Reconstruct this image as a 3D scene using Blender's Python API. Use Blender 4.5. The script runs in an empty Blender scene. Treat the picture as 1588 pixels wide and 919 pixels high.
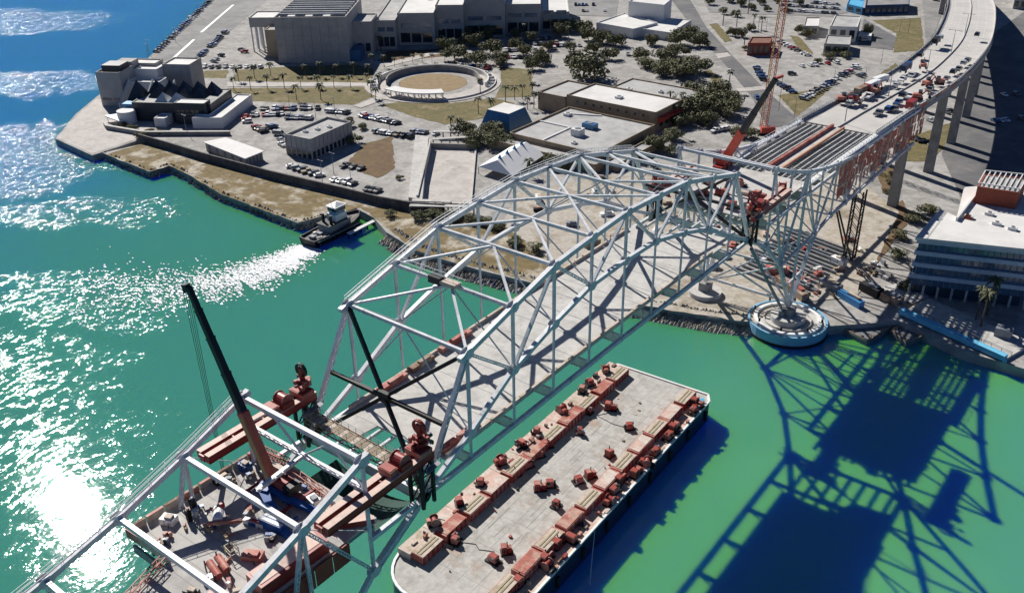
import bpy, math, random
from mathutils import Vector, Matrix

# ------------------------------------------------------------------ camera
scene = bpy.context.scene
cam_data = bpy.data.cameras.new('camera')
cam = bpy.data.objects.new('camera', cam_data)
scene.collection.objects.link(cam)
cam_data.sensor_width = 36.0
cam_data.lens = 36.0 * 1460.8 / 1588.0
cam_data.clip_start = 1.0
cam_data.clip_end = 9000.0
CAM_POS = Vector((96.25, -94.43, 140.84))
CAM_RT = Vector((0.792565,0.609626,-0.014031))
CAM_UP = Vector((-0.280881,0.385399,0.878961))
CAM_FW = Vector((-0.541246,0.692693,-0.476687))
M = Matrix.Identity(4)
for r in range(3):
    M[r][0] = CAM_RT[r]; M[r][1] = CAM_UP[r]; M[r][2] = -CAM_FW[r]; M[r][3] = CAM_POS[r]
cam.matrix_world = M
scene.camera = cam

# ------------------------------------------------------------------ sky and sun
SUN_EL, SUN_AZ = math.radians(37.5), math.radians(-69.0)      # azimuth from +Y towards +X
world = bpy.data.worlds.new('World')
scene.world = world
world.use_nodes = True
wn = world.node_tree.nodes
bg = wn['Background']
sky = wn.new('ShaderNodeTexSky')
sky.sky_type = 'NISHITA'
sky.sun_disc = False
sky.sun_elevation = SUN_EL
sky.sun_rotation = SUN_AZ
sky.air_density = 1.0
sky.altitude = 5000.0
sky.dust_density = 0.0
sky.ozone_density = 10.0
world.node_tree.links.new(sky.outputs[0], bg.inputs[0])
bg.inputs[1].default_value = 0.055
sl = bpy.data.lights.new('sun', 'SUN')
sl.energy = 5.0
sl.angle = math.radians(0.5)
sl.color = (1.0, 0.955, 0.88)
sun = bpy.data.objects.new('sun', sl)
scene.collection.objects.link(sun)
sd = Vector((math.sin(SUN_AZ) * math.cos(SUN_EL), math.cos(SUN_AZ) * math.cos(SUN_EL), math.sin(SUN_EL)))
sun.location = sd * 600
sun.rotation_euler = sd.to_track_quat('Z', 'Y').to_euler()
vs = scene.view_settings
vs.view_transform = 'Standard'
vs.look = 'None'
vs.exposure = 0.35
vs.gamma = 1.0

# ------------------------------------------------------------------ helpers
COL = scene.collection
rnd = random.Random(7)
P = 11.81                    # truss panel length (m)
XT = 13.32                   # half distance between the trusses
LAND = 3.0

def px_of(v):
    d = Vector(v) - CAM_POS
    z = d.dot(CAM_FW)
    return (794 + 1460.8 * d.dot(CAM_RT) / z, 459.5 - 1460.8 * d.dot(CAM_UP) / z)

MATS = {}
def mat(name, col, rough=0.7, metal=0.0, var=0.12, scale=0.3, bump=0.0, spec=0.4, col2=None, thr=None, col3=None, thr3=0.62, scale3=None, stretch3=(1, 1, 1)):
    """Principled material whose colour varies with two layers of noise; col2 adds patches."""
    if name in MATS: return MATS[name]
    m = bpy.data.materials.new(name); m.use_nodes = True
    nt = m.node_tree; N = nt.nodes; L = nt.links
    b = N['Principled BSDF']
    b.inputs['Roughness'].default_value = rough
    b.inputs['Metallic'].default_value = metal
    b.inputs['Specular IOR Level'].default_value = spec
    geo = N.new('ShaderNodeNewGeometry')
    n1 = N.new('ShaderNodeTexNoise'); n1.inputs['Scale'].default_value = scale; n1.inputs['Detail'].default_value = 6
    n1.inputs['Roughness'].default_value = 0.65
    L.new(geo.outputs['Position'], n1.inputs['Vector'])
    mr = N.new('ShaderNodeMapRange')
    mr.inputs[1].default_value = 0.3; mr.inputs[2].default_value = 0.7
    mr.inputs[3].default_value = 1 - var; mr.inputs[4].default_value = 1 + var
    L.new(n1.outputs[0], mr.inputs[0])
    base = N.new('ShaderNodeRGB'); base.outputs[0].default_value = (*col, 1)
    src = base.outputs[0]
    if col2 is not None:
        n2 = N.new('ShaderNodeTexNoise'); n2.inputs['Scale'].default_value = scale * 0.35; n2.inputs['Detail'].default_value = 8
        n2.inputs['Roughness'].default_value = 0.7
        L.new(geo.outputs['Position'], n2.inputs['Vector'])
        cr = N.new('ShaderNodeMapRange'); t = 0.5 if thr is None else thr
        cr.inputs[1].default_value = t - 0.06; cr.inputs[2].default_value = t + 0.06
        L.new(n2.outputs[0], cr.inputs[0])
        mx0 = N.new('ShaderNodeMix'); mx0.data_type = 'RGBA'
        L.new(cr.outputs[0], mx0.inputs[0]); L.new(src, mx0.inputs[6]); mx0.inputs[7].default_value = (*col2, 1)
        src = mx0.outputs[2]
    if col3 is not None:
        mp = N.new('ShaderNodeMapping'); mp.inputs['Scale'].default_value = stretch3; L.new(geo.outputs['Position'], mp.inputs['Vector'])
        n3 = N.new('ShaderNodeTexNoise'); n3.inputs['Scale'].default_value = scale3 or scale; n3.inputs['Detail'].default_value = 7; n3.inputs['Roughness'].default_value = 0.7
        L.new(mp.outputs[0], n3.inputs['Vector'])
        c3 = N.new('ShaderNodeMapRange'); c3.inputs[1].default_value = thr3 - 0.05; c3.inputs[2].default_value = thr3 + 0.05; c3.inputs[4].default_value = 0.8
        L.new(n3.outputs[0], c3.inputs[0])
        mx3 = N.new('ShaderNodeMix'); mx3.data_type = 'RGBA'
        L.new(c3.outputs[0], mx3.inputs[0]); L.new(src, mx3.inputs[6]); mx3.inputs[7].default_value = (*col3, 1); src = mx3.outputs[2]
    mx = N.new('ShaderNodeVectorMath'); mx.operation = 'SCALE'
    L.new(src, mx.inputs[0]); L.new(mr.outputs[0], mx.inputs['Scale'])
    L.new(mx.outputs[0], b.inputs['Base Color'])
    if bump:
        bp = N.new('ShaderNodeBump'); bp.inputs['Strength'].default_value = bump; bp.inputs['Distance'].default_value = 0.3
        L.new(n1.outputs[0], bp.inputs['Height']); L.new(bp.outputs[0], b.inputs['Normal'])
    MATS[name] = m
    return m

class MB:
    """collects polygons, then links them as one mesh object"""
    def __init__(self): self.v = []; self.f = []; self.mi = []; self.cur = 0
    def face(self, pts):
        n = len(self.v); self.v += [tuple(q) for q in pts]; self.f.append(tuple(range(n, n + len(pts)))); self.mi.append(self.cur)
    def raw(self, vs_, fs):
        n = len(self.v); self.v += [tuple(q) for q in vs_]
        for f in fs: self.f.append(tuple(n + i for i in f)); self.mi.append(self.cur)
    def box(self, c, s, rz=0.0):
        cx, cy, cz = c; sx, sy, sz = s[0] / 2, s[1] / 2, s[2] / 2
        ca, sa = math.cos(rz), math.sin(rz)
        vs_ = []
        for z in (-sz, sz):
            for x, y in ((-sx, -sy), (sx, -sy), (sx, sy), (-sx, sy)):
                vs_.append((cx + x * ca - y * sa, cy + x * sa + y * ca, cz + z))
        self.raw(vs_, [(3, 2, 1, 0), (4, 5, 6, 7), (0, 1, 5, 4), (1, 2, 6, 5), (2, 3, 7, 6), (3, 0, 4, 7)])
        return self
    def beam(self, a, b, w, h, side=None):
        """box from a to b, w wide across, h deep"""
        a = Vector(a); b = Vector(b); d = (b - a).normalized()
        s = Vector(side) if side else (Vector((0, 0, 1)) if abs(d.z) < 0.95 else Vector((1, 0, 0))).cross(d)
        s = (s - d * s.dot(d)).normalized(); t = d.cross(s)
        vs_ = []
        for q in (a, b):
            for i, j in ((-1, -1), (1, -1), (1, 1), (-1, 1)):
                vs_.append(q + s * (i * w / 2) + t * (j * h / 2))
        self.raw(vs_, [(3, 2, 1, 0), (4, 5, 6, 7), (0, 1, 5, 4), (1, 2, 6, 5), (2, 3, 7, 6), (3, 0, 4, 7)])
        return self
    def tube(self, a, b, r0, r1=None, n=8, cap=True):
        r1 = r0 if r1 is None else r1
        a = Vector(a); b = Vector(b); d = (b - a).normalized()
        s = (Vector((0, 0, 1)) if abs(d.z) < 0.95 else Vector((1, 0, 0))).cross(d).normalized(); t = d.cross(s)
        vs_ = [q + (s * math.cos(2 * math.pi * k / n) + t * math.sin(2 * math.pi * k / n)) * r for q, r in ((a, r0), (b, r1)) for k in range(n)]
        fs = [(k, (k + 1) % n, n + (k + 1) % n, n + k) for k in range(n)]
        if cap: fs += [tuple(range(n - 1, -1, -1)), tuple(range(n, 2 * n))]
        self.raw(vs_, fs); return self
    def prism(self, poly, z0, z1, top=True, bottom=False, inset=0.0):
        area = sum(poly[i][0] * poly[(i + 1) % len(poly)][1] - poly[(i + 1) % len(poly)][0] * poly[i][1] for i in range(len(poly)))
        if area < 0: poly = list(reversed(poly))
        n = len(poly)
        cx = sum(q[0] for q in poly) / n; cy = sum(q[1] for q in poly) / n
        up = [((q[0] - cx) * (1 - inset) + cx, (q[1] - cy) * (1 - inset) + cy) for q in poly]
        vs_ = [(q[0], q[1], z0) for q in poly] + [(q[0], q[1], z1) for q in up]
        fs = [(k, (k + 1) % n, n + (k + 1) % n, n + k) for k in range(n)]
        if top: fs.append(tuple(range(n, 2 * n)))
        if bottom: fs.append(tuple(range(n - 1, -1, -1)))
        self.raw(vs_, fs); return self
    def build(self, name, m, parent=None, base=None, smooth=False):
        bx = Vector((0, 0, 0))
        if parent is not None:
            q = parent
            while q is not None: bx += q.location; q = q.parent
            ox = Vector((0, 0, 0))
        elif base is not None: bx = Vector(base); ox = bx
        else: ox = Vector((0, 0, 0))
        me = bpy.data.meshes.new(name)
        me.from_pydata([(x - bx.x, y - bx.y, z - bx.z) for x, y, z in self.v], [], self.f)
        ms = m if isinstance(m, (list, tuple)) else [m]
        for k in ms: me.materials.append(k)
        if len(ms) > 1: me.polygons.foreach_set('material_index', self.mi)
        if smooth: me.polygons.foreach_set('use_smooth', [True] * len(self.f))
        me.update()
        o = bpy.data.objects.new(name, me); COL.objects.link(o)
        o.location = ox; o.parent = parent
        return o

def tag(o, label=None, cat=None, group=None, kind=None):
    if label: o['label'] = label
    if cat: o['category'] = cat
    if group: o['group'] = group
    if kind: o['kind'] = kind
    return o
def thing(name, loc, label, cat, group=None):
    o = bpy.data.objects.new(name, None); COL.objects.link(o)
    o.empty_display_size = 0.5
    o.location = loc if len(loc) == 3 else (loc[0], loc[1], LAND)
    return tag(o, label, cat, group)
def structure(name, mb, m, parent=None):
    o = mb.build(name, m, parent)
    if parent is None: o['kind'] = 'structure'
    return o
def clone(o, parent=None):
    c = o.copy(); COL.objects.link(c); c.parent = parent
    for ch in o.children: clone(ch, c)
    return c
ONES = ['first', 'second', 'third', 'fourth', 'fifth', 'sixth', 'seventh', 'eighth', 'ninth', 'tenth', 'eleventh', 'twelfth', 'thirteenth', 'fourteenth',
        'fifteenth', 'sixteenth', 'seventeenth', 'eighteenth', 'nineteenth', 'twentieth']
def ordinal(i):
    if i < 20: return ONES[i]
    k = (i + 1)
    tens = ['', '', 'twenty', 'thirty', 'forty', 'fifty', 'sixty', 'seventy', 'eighty', 'ninety'][k // 10]
    return (tens + '-' + ONES[k % 10 - 1]) if k % 10 else tens[:-1] + 'ieth'
def order_labels(objs, fmt, axis='left'):
    """label look-alikes by their order across the photograph"""
    objs = sorted(objs, key=lambda o: px_of(o.location)[0])
    n = len(objs)
    for i, o in enumerate(objs):
        if n == 1: w = 'only'
        elif i == 0: w = 'leftmost'
        elif i == n - 1: w = 'rightmost'
        else: w = ordinal(i) + ' from left'
        o['label'] = fmt.replace('{n}', w).replace('{c}', o.get('tint', ''))
        if 'tint' in o: del o['tint']

# ------------------------------------------------------------------ materials
steel = mat('painted_steel', (0.64, 0.65, 0.675), 0.42, 0.0, 0.12, 0.9, spec=0.5, col2=(0.50, 0.515, 0.54), thr=0.55, col3=(0.20, 0.14, 0.10), thr3=0.64, scale3=0.9, stretch3=(1, 1, 0.25))
steel_old = mat('weathered_galvanised_steel', (0.46, 0.46, 0.455), 0.6, 0.0, 0.2, 0.9, col2=(0.33, 0.31, 0.29), thr=0.55)
steel_dark = mat('black_steel', (0.012, 0.012, 0.014), 0.5, 0, 0.2, 0.5)
steel_grey = mat('grey_steel', (0.20, 0.22, 0.25), 0.55, 0, 0.2, 0.5)
rust = mat('rusty_steel', (0.20, 0.11, 0.07), 0.8, 0, 0.35, 0.9, col2=(0.32, 0.25, 0.19), thr=0.5)
red = mat('red_paint', (0.26, 0.022, 0.018), 0.45, 0, 0.2, 0.8, spec=0.5)
red_dull = mat('faded_red_paint', (0.36, 0.085, 0.065), 0.6, 0, 0.25, 0.8, col2=(0.45, 0.22, 0.17), thr=0.52)
red_crane = mat('crane_red_paint', (0.50, 0.06, 0.035), 0.45, 0, 0.15, 0.8)
beige = mat('beige_plate', (0.52, 0.43, 0.36), 0.7, 0, 0.15, 1.2, col2=(0.36, 0.29, 0.20), thr=0.56)
pinkish = mat('pale_red_deck_paint', (0.55, 0.37, 0.31), 0.75, 0, 0.2, 1.0, col2=(0.58, 0.50, 0.44), thr=0.5)
concrete = mat('bridge_concrete', (0.50, 0.485, 0.46), 0.85, 0, 0.12, 0.6, bump=0.05, col2=(0.42, 0.405, 0.38), thr=0.54, col3=(0.30, 0.27, 0.24), thr3=0.63, scale3=0.25)
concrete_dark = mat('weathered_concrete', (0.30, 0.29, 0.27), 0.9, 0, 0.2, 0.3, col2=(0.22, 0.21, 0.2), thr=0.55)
white = mat('white_paint', (0.78, 0.78, 0.77), 0.5, 0, 0.05, 0.4)
black = mat('black_rubber', (0.02, 0.02, 0.02), 0.7, 0, 0.2, 1)
glass = mat('dark_glass', (0.02, 0.03, 0.04), 0.08, 0, 0.1, 0.5, spec=0.8)
blue = mat('blue_paint', (0.012, 0.085, 0.30), 0.4, 0, 0.12, 0.5)
yellow = mat('ochre_lattice_paint', (0.42, 0.33, 0.12), 0.55, 0, 0.2, 0.5)
wood = mat('weathered_timber', (0.30, 0.24, 0.17), 0.9, 0, 0.3, 1.0)

# ------------------------------------------------------------------ water
def water_material():
    m = bpy.data.materials.new('harbour_water'); m.use_nodes = True
    nt = m.node_tree; N = nt.nodes; L = nt.links; b = N['Principled BSDF']
    geo = N.new('ShaderNodeNewGeometry')
    def noise(scale, detail=4, rough=0.55, stretch=None, rot=0.0):
        mp = N.new('ShaderNodeMapping')
        mp.inputs['Rotation'].default_value = (0, 0, rot)
        if stretch: mp.inputs['Scale'].default_value = stretch
        L.new(geo.outputs['Position'], mp.inputs['Vector'])
        n = N.new('ShaderNodeTexNoise'); n.inputs['Scale'].default_value = scale; n.inputs['Detail'].default_value = detail
        n.inputs['Roughness'].default_value = rough
        L.new(mp.outputs[0], n.inputs['Vector']); return n.outputs[0]
    def rng(s, a, b_, c=0.0, d=1.0, smooth=True):
        r = N.new('ShaderNodeMapRange'); r.interpolation_type = 'SMOOTHSTEP' if smooth else 'LINEAR'
        r.inputs[1].default_value = a; r.inputs[2].default_value = b_; r.inputs[3].default_value = c; r.inputs[4].default_value = d
        L.new(s, r.inputs[0]); return r.outputs[0]
    def mul(a, b_):
        q = N.new('ShaderNodeMath'); q.operation = 'MULTIPLY'
        for i, s in enumerate((a, b_)):
            if isinstance(s, (int, float)): q.inputs[i].default_value = s
            else: L.new(s, q.inputs[i])
        return q.outputs[0]
    def add(a, b_):
        q = N.new('ShaderNodeMath'); q.operation = 'ADD'
        for i, s in enumerate((a, b_)):
            if isinstance(s, (int, float)): q.inputs[i].default_value = s
            else: L.new(s, q.inputs[i])
        return q.outputs[0]
    sep = N.new('ShaderNodeSeparateXYZ'); L.new(geo.outputs['Position'], sep.inputs[0])
    # the open bay beyond the point is clear blue, the ship channel is silty green
    wob = noise(0.012, 3)
    bay = rng(add(mul(sep.outputs[0], -1.0), mul(wob, 120.0)), 230.0, 420.0)
    mixc = N.new('ShaderNodeMix'); mixc.data_type = 'RGBA'
    L.new(bay, mixc.inputs[0]); mixc.inputs[6].default_value = (0.044, 0.215, 0.165, 1); mixc.inputs[7].default_value = (0.024, 0.165, 0.33, 1)
    # suspended silt makes the near channel brighter in soft clouds
    silt = rng(noise(0.014, 4, 0.5), 0.42, 0.66)
    near = rng(add(sep.outputs[0], mul(sep.outputs[1], -0.25)), -70.0, 40.0)
    mix2 = N.new('ShaderNodeMix'); mix2.data_type = 'RGBA'
    L.new(mul(add(mul(silt, 0.35), 0.65), near), mix2.inputs[0]); L.new(mixc.outputs[2], mix2.inputs[6]); mix2.inputs[7].default_value = (0.088, 0.315, 0.230, 1)
    L.new(mix2.outputs[2], b.inputs['Base Color'])
    # turbid water: light spreads sideways below the surface and softens every shadow, blue reaching farthest
    b.subsurface_method = 'BURLEY'
    b.inputs['Subsurface Weight'].default_value = 1.0
    b.inputs['Subsurface Radius'].default_value = (0.4, 2.0, 60.0)
    b.inputs['Subsurface Scale'].default_value = 1.0
    b.inputs['IOR'].default_value = 1.33
    b.inputs['Specular IOR Level'].default_value = 0.9
    # wind ruffles the open water in patches and lanes; the channel beyond the bridge lies calmer
    def cat_paw(cx, cy, ra, rb, wt):
        m1 = N.new('ShaderNodeVectorMath'); m1.operation = 'SUBTRACT'; L.new(warp, m1.inputs[0]); m1.inputs[1].default_value = (cx, cy, 0)
        m2 = N.new('ShaderNodeVectorRotate'); m2.rotation_type = 'Z_AXIS'; L.new(m1.outputs[0], m2.inputs['Vector']); m2.inputs['Angle'].default_value = -0.65
        m3 = N.new('ShaderNodeVectorMath'); m3.operation = 'MULTIPLY'; L.new(m2.outputs[0], m3.inputs[0]); m3.inputs[1].default_value = (1 / ra, 1 / rb, 0)
        m4 = N.new('ShaderNodeVectorMath'); m4.operation = 'LENGTH'; L.new(m3.outputs[0], m4.inputs[0])
        return mul(rng(m4.outputs['Value'], 1.05, 0.55), wt)
    wn_ = N.new('ShaderNodeTexNoise'); wn_.inputs['Scale'].default_value = 0.02; wn_.inputs['Detail'].default_value = 5; L.new(geo.outputs['Position'], wn_.inputs['Vector'])
    w1 = N.new('ShaderNodeVectorMath'); w1.operation = 'MULTIPLY_ADD'; L.new(wn_.outputs['Color'], w1.inputs[0]); w1.inputs[1].default_value = (60, 60, 0); L.new(geo.outputs['Position'], w1.inputs[2])
    w2 = N.new('ShaderNodeVectorMath'); w2.operation = 'SUBTRACT'; L.new(w1.outputs[0], w2.inputs[0]); w2.inputs[1].default_value = (30, 30, 0); warp = w2.outputs[0]
    patch = None
    for args in ((-610, 212, 110, 46, 10), (-440, 140, 72, 28, 9), (-330, 78, 95, 54, 7.0), (-240, 66, 50, 20, 4.6), (-185, 24, 80, 20, 2.3), (-150, 5, 52, 18, 1.35), (-118, -12, 48, 30, .6), (-82, -30, 28, 22, .36), (-300, -150, 120, 60, 3), (-700, 480, 200, 60, 6)):
        q = cat_paw(*args)
        if patch is None: patch = q
        else:
            mm = N.new('ShaderNodeMath'); mm.operation = 'MAXIMUM'; L.new(patch, mm.inputs[0]); L.new(q, mm.inputs[1]); patch = mm.outputs[0]
    patch = mul(patch, rng(noise(0.05, 4, 0.65, (1, 1.8, 1), 0.6), 0.34, 0.54, 0.3, 1.0))
    farm = rng(mul(sep.outputs[0], -1.0), 170.0, 300.0)
    def blend(a, b_):
        q = N.new('ShaderNodeMix'); q.data_type = 'FLOAT'; L.new(farm, q.inputs[0]); L.new(a, q.inputs[2]); L.new(b_, q.inputs[3]); return q.outputs[0]
    ripple = rng(blend(noise(0.40, 5, 0.68, (1.0, 0.5, 1.0), 0.9), noise(0.30, 6, 0.75, (1.0, 0.6, 1.0), 0.9)), 0.45, 0.62)
    patch = mul(patch, ripple)
    b_rough = rng(patch, 0, 5, 0.03, 0.2, False)
    L.new(b_rough, b.inputs['Roughness'])
    h = add(blend(mul(noise(0.62, 3, 0.55, (1.0, 0.5, 1.0), 0.95), 1.2), mul(noise(0.5, 4, 0.65, (1.0, 0.5, 1.0), 0.95), 1.5)), mul(noise(2.4, 2, 0.6, (1.0, 0.6, 1.0), 0.7), 0.22))
    bp = N.new('ShaderNodeBump'); bp.inputs['Distance'].default_value = 1.0
    L.new(h, bp.inputs['Height']); L.new(add(mul(patch, 0.30), 0.04), bp.inputs['Strength'])
    L.new(bp.outputs[0], b.inputs['Normal'])
    return m
mb = MB(); S = 5000
mb.face([(-S, -S, 0), (S, -S, 0), (S, S, 0), (-S, S, 0)])
structure('water', mb, water_material())
mb = MB(); mb.face([(-S, -S, -6), (S, -S, -6), (S, S, -6), (-S, S, -6)])
structure('seabed', mb, mat('harbour_mud', (0.05, 0.06, 0.04), 0.95))

# ------------------------------------------------------------------ land
ground_mat = mat('pale_pavement', (0.375, 0.362, 0.345), 0.92, 0, 0.16, 0.5, col2=(0.285, 0.272, 0.255), thr=0.5, col3=(0.185, 0.175, 0.162), thr3=0.60, scale3=0.06)
asphalt = mat('asphalt', (0.125, 0.125, 0.13), 0.9, 0, 0.18, 0.15, col2=(0.17, 0.165, 0.16), thr=0.52)
asphalt_old = mat('old_asphalt', (0.26, 0.255, 0.25), 0.92, 0, 0.15, 0.15, col2=(0.20, 0.197, 0.195), thr=0.52)
grass_mat = mat('dry_lawn', (0.165, 0.130, 0.055), 0.95, 0, 0.3, 0.6, col2=(0.12, 0.108, 0.042), thr=0.5, col3=(0.24, 0.19, 0.11), thr3=0.60, scale3=0.12)
brown_mat = mat('bare_earth_lawn', (0.14, 0.085, 0.045), 0.95, 0, 0.3, 0.3, col2=(0.13, 0.105, 0.04), thr=0.55)
scrub_mat = mat('scrubby_bank', (0.17, 0.125, 0.055), 0.95, 0, 0.3, 0.3, col2=(0.42, 0.38, 0.31), thr=0.56)
sand_mat = mat('compacted_sand', (0.43, 0.395, 0.345), 0.95, 0, 0.18, 0.6, col2=(0.36, 0.315, 0.25), thr=0.53, col3=(0.20, 0.16, 0.105), thr3=0.58, scale3=0.07)
plaza_mat = mat('plaza_paving', (0.49, 0.46, 0.43), 0.9, 0, 0.1, 0.5, col2=(0.42, 0.39, 0.36), thr=0.52, col3=(0.34, 0.31, 0.28), thr3=0.62, scale3=0.15)

SHORE = [(-556.7,375.8), (-526.4,341.0), (-414.2,215.0), (-364.5,150.7), (-345.1,127.4), (-319.0,102.7), (-284.6,100.2), (-285.8,124.0), (-279.5,123.2),  # baked from image pixels at land height, as are most site coordinates below
         (-283.9,104.7), (-247.2,103.3), (-247.1,112.5), (-231.5,110.9), (-201.7,105.3), (-180.2,105.1), (-157.0,104.4), (-154.0,115.1), (-150.5,126.5),
         (-137.8,123.9), (-125.0,117.4), (-106.7,112.7), (-93.8,112.9), (-80.6,113.8), (-59.5,116.9), (-38.1,121.1), (-18.8,126.7), (-5.7,130.1), (5.5,134.6),
         (25.1,146.2), (39.6,160.2), (59.9,154.0), (74.1,154.1)]
a_, b_ = Vector(SHORE[0]), Vector(SHORE[1])
d_ = (a_ - b_).normalized()
e1, e2 = Vector(SHORE[-2]), Vector(SHORE[-1]); d2 = (e2 - e1).normalized()
far = [tuple(e2 + d2 * 900), (1500, 2600), tuple(a_ + d_ * 1900)]
land_poly = SHORE + far
mb = MB(); mb.prism(land_poly, -5.5, LAND)
structure('ground', mb, [ground_mat])

LAYER = [LAND + 0.02]
def sheet(name, pts, m, z=None):
    if z is None: z = LAYER[0]; LAYER[0] += 0.006
    if name in ('lawn', 'bank', 'yard'):
        rr = random.Random(int(abs(pts[0][0]) * 10)); q = []
        for i in range(len(pts)):
            a, b = Vector(pts[i]), Vector(pts[(i + 1) % len(pts)]); k = max(1, int((b - a).length / 2.5))
            q += [tuple(a.lerp(b, t / k) + Vector((rr.uniform(-.45, .45), rr.uniform(-.45, .45)))) for t in range(k)]
        pts = q
    mb = MB()
    area = sum(pts[i][0] * pts[(i + 1) % len(pts)][1] - pts[(i + 1) % len(pts)][0] * pts[i][1] for i in range(len(pts)))
    if area < 0: pts = list(reversed(pts))
    mb.face([(q[0], q[1], z) for q in pts])
    return structure(name, mb, m)
# tip of the point
sheet('plaza', [(-361.3,148.8), (-342.7,126.6), (-319.1,103.7), (-286.8,101.6), (-287.9,124.7), (-302.1,143.0), (-345.8,150.1)], plaza_mat)
# scrub bank between flood wall and water
sheet('bank', [(-280.3,123.7), (-280.2,104.3), (-246.9,103.4), (-246.2,112.1), (-231.2,110.9), (-201.3,105.2), (-157.0,104.6), (-153.6,115.0), (-148.2,127.7), (-132.6,122.2), (-106.5,112.7), (-91.3,113.4), (-71.7,116.0), (-53.2,118.6),
               (-66.8,134.1), (-95.0,145.8), (-111.8,144.3), (-130.0,136.3), (-152.7,132.1), (-198.9,127.0), (-245.7,123.9)], scrub_mat)
# seawall road
sheet('road', [(-407.6,212.3), (-547.7,368.9), (-510.3,393.5), (-378.6,218.2), (-392.9,208.4)], asphalt_old)
for k, (a, b2) in enumerate((((-495.5,338.9), (-440.6,270.7)), ((-427.9,256.0), (-399.4,221.5)))):
    v = (Vector(b2) - Vector(a)); n = Vector((-v.y, v.x)).normalized() * 0.9
    mb = MB(); mb.prism([tuple(Vector(a) + n), tuple(Vector(b2) + n), tuple(Vector(b2) - n), tuple(Vector(a) - n)], LAND, LAND + 0.2)
    structure('median_kerb', mb, white)
# lawns
lawn = sheet('lawn', [(-346.7,225.1), (-329.8,245.0), (-299.9,272.3), (-283.5,270.2), (-265.5,251.2), (-329.5,210.0)], grass_mat)
sheet('lawn', [(-364.3,209.6), (-349.7,223.0), (-337.2,210.8), (-352.9,203.1)], grass_mat)
sheet('lawn', [(-320.9,199.5), (-260.2,244.5), (-246.9,238.1), (-244.6,216.8), (-258.9,209.5), (-296.7,189.7)], grass_mat)
sheet('lawn', [(-234.3,225.3), (-225.6,239.3), (-206.8,247.1), (-195.2,265.9), (-180.6,265.4), (-176.9,240.5), (-187.4,220.1), (-205.7,220.2), (-223.1,222.9)], grass_mat)
sheet('lawn', [(-229.1,314.2), (-210.8,320.3), (-180.3,279.0), (-194.4,266.4), (-207.5,288.4)], grass_mat)
sheet('lawn', [(-306.1,303.7), (-284.8,325.7), (-269.5,314.1), (-289.3,286.4), (-294.9,284.3)], brown_mat)
sheet('lawn', [(-199.1,180.0), (-195.4,193.3), (-166.2,164.5), (-164.3,152.5), (-186.2,155.7)], brown_mat)
sheet('lawn', [(-182.0,473.7), (-179.6,479.9), (-149.7,440.8), (-152.0,435.3)], grass_mat)
sheet('lawn', [(-131.8,368.3), (-131.4,375.0), (-115.3,359.7), (-117.5,353.7)], grass_mat)
sheet('lawn', [(-81.3,350.7), (-64.4,379.0), (-61.7,348.4), (-60.3,324.6)], grass_mat)
sheet('lawn', [(-100.4,542.2), (-76.9,567.2), (-49.6,482.4), (-62.1,466.7), (-75.9,515.0)], grass_mat)
sheet('lawn', [(-53.7,406.9), (-53.3,445.0), (-45.1,428.1), (-46.9,385.5)], grass_mat)
sheet('lawn', [(-127.4,474.0), (-120.5,472.6), (-97.3,437.2), (-106.8,439.7)], grass_mat)
sheet('lawn', [(-9.3,321.5), (0.3,355.5), (7.7,333.4), (7.0,298.6), (-0.4,293.3)], grass_mat)
sheet('lawn', [(-14.7,292.6), (-2.3,282.9), (7.5,264.3), (3.7,253.6)], brown_mat)
sheet('lawn', [(6.3,218.8), (11.6,251.4), (19.1,234.9), (23.3,176.9), (16.9,177.7)], brown_mat)
# avenue and lots
sheet('road', [(-261.9,556.3), (-164.3,430.9), (-136.4,398.2), (-91.0,341.2), (-63.7,299.3), (-55.1,316.6), (-92.0,358.4), (-136.8,412.0), (-180.3,466.0), (-249.0,564.7)], asphalt)
sheet('crossing', [(-144.4,406.8), (-139.7,413.6), (-134.6,408.2), (-138.0,398.9)], plaza_mat)
sheet('crossing', [(-103.3,349.2), (-94.3,361.1), (-90.2,356.8), (-99.4,344.9)], plaza_mat)
sheet('car_park', [(-235.2,561.9), (-198.2,505.4), (-125.9,539.1), (-121.1,561.7), (-164.4,614.2)], asphalt_old)
sheet('car_park', [(-105.8,543.2), (-72.6,505.0), (-64.3,472.4), (-83.9,470.2)], asphalt)
sheet('car_park', [(-97.3,638.2), (-82.3,648.1), (-57.6,531.6), (-52.3,495.4)], asphalt_old)
sheet('car_park', [(34.0,252.7), (9.0,309.5), (-14.1,437.2), (-27.1,552.2), (-26.4,644.9), (18.5,491.1), (60.0,271.4)], asphalt)
sheet('car_park', [(-315.5,497.4), (-279.8,520.9), (-244.4,459.9), (-275.5,443.9)], asphalt_old)
sheet('yard', [(-109.6,172.5), (-82.8,223.8), (-55.0,254.6), (-21.4,273.8), (14.5,238.7), (24.7,167.5), (12.2,153.4), (4.8,133.6), (-18.6,126.0), (-53.0,118.2), (-66.8,134.1), (-95.0,145.8)], sand_mat)

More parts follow.
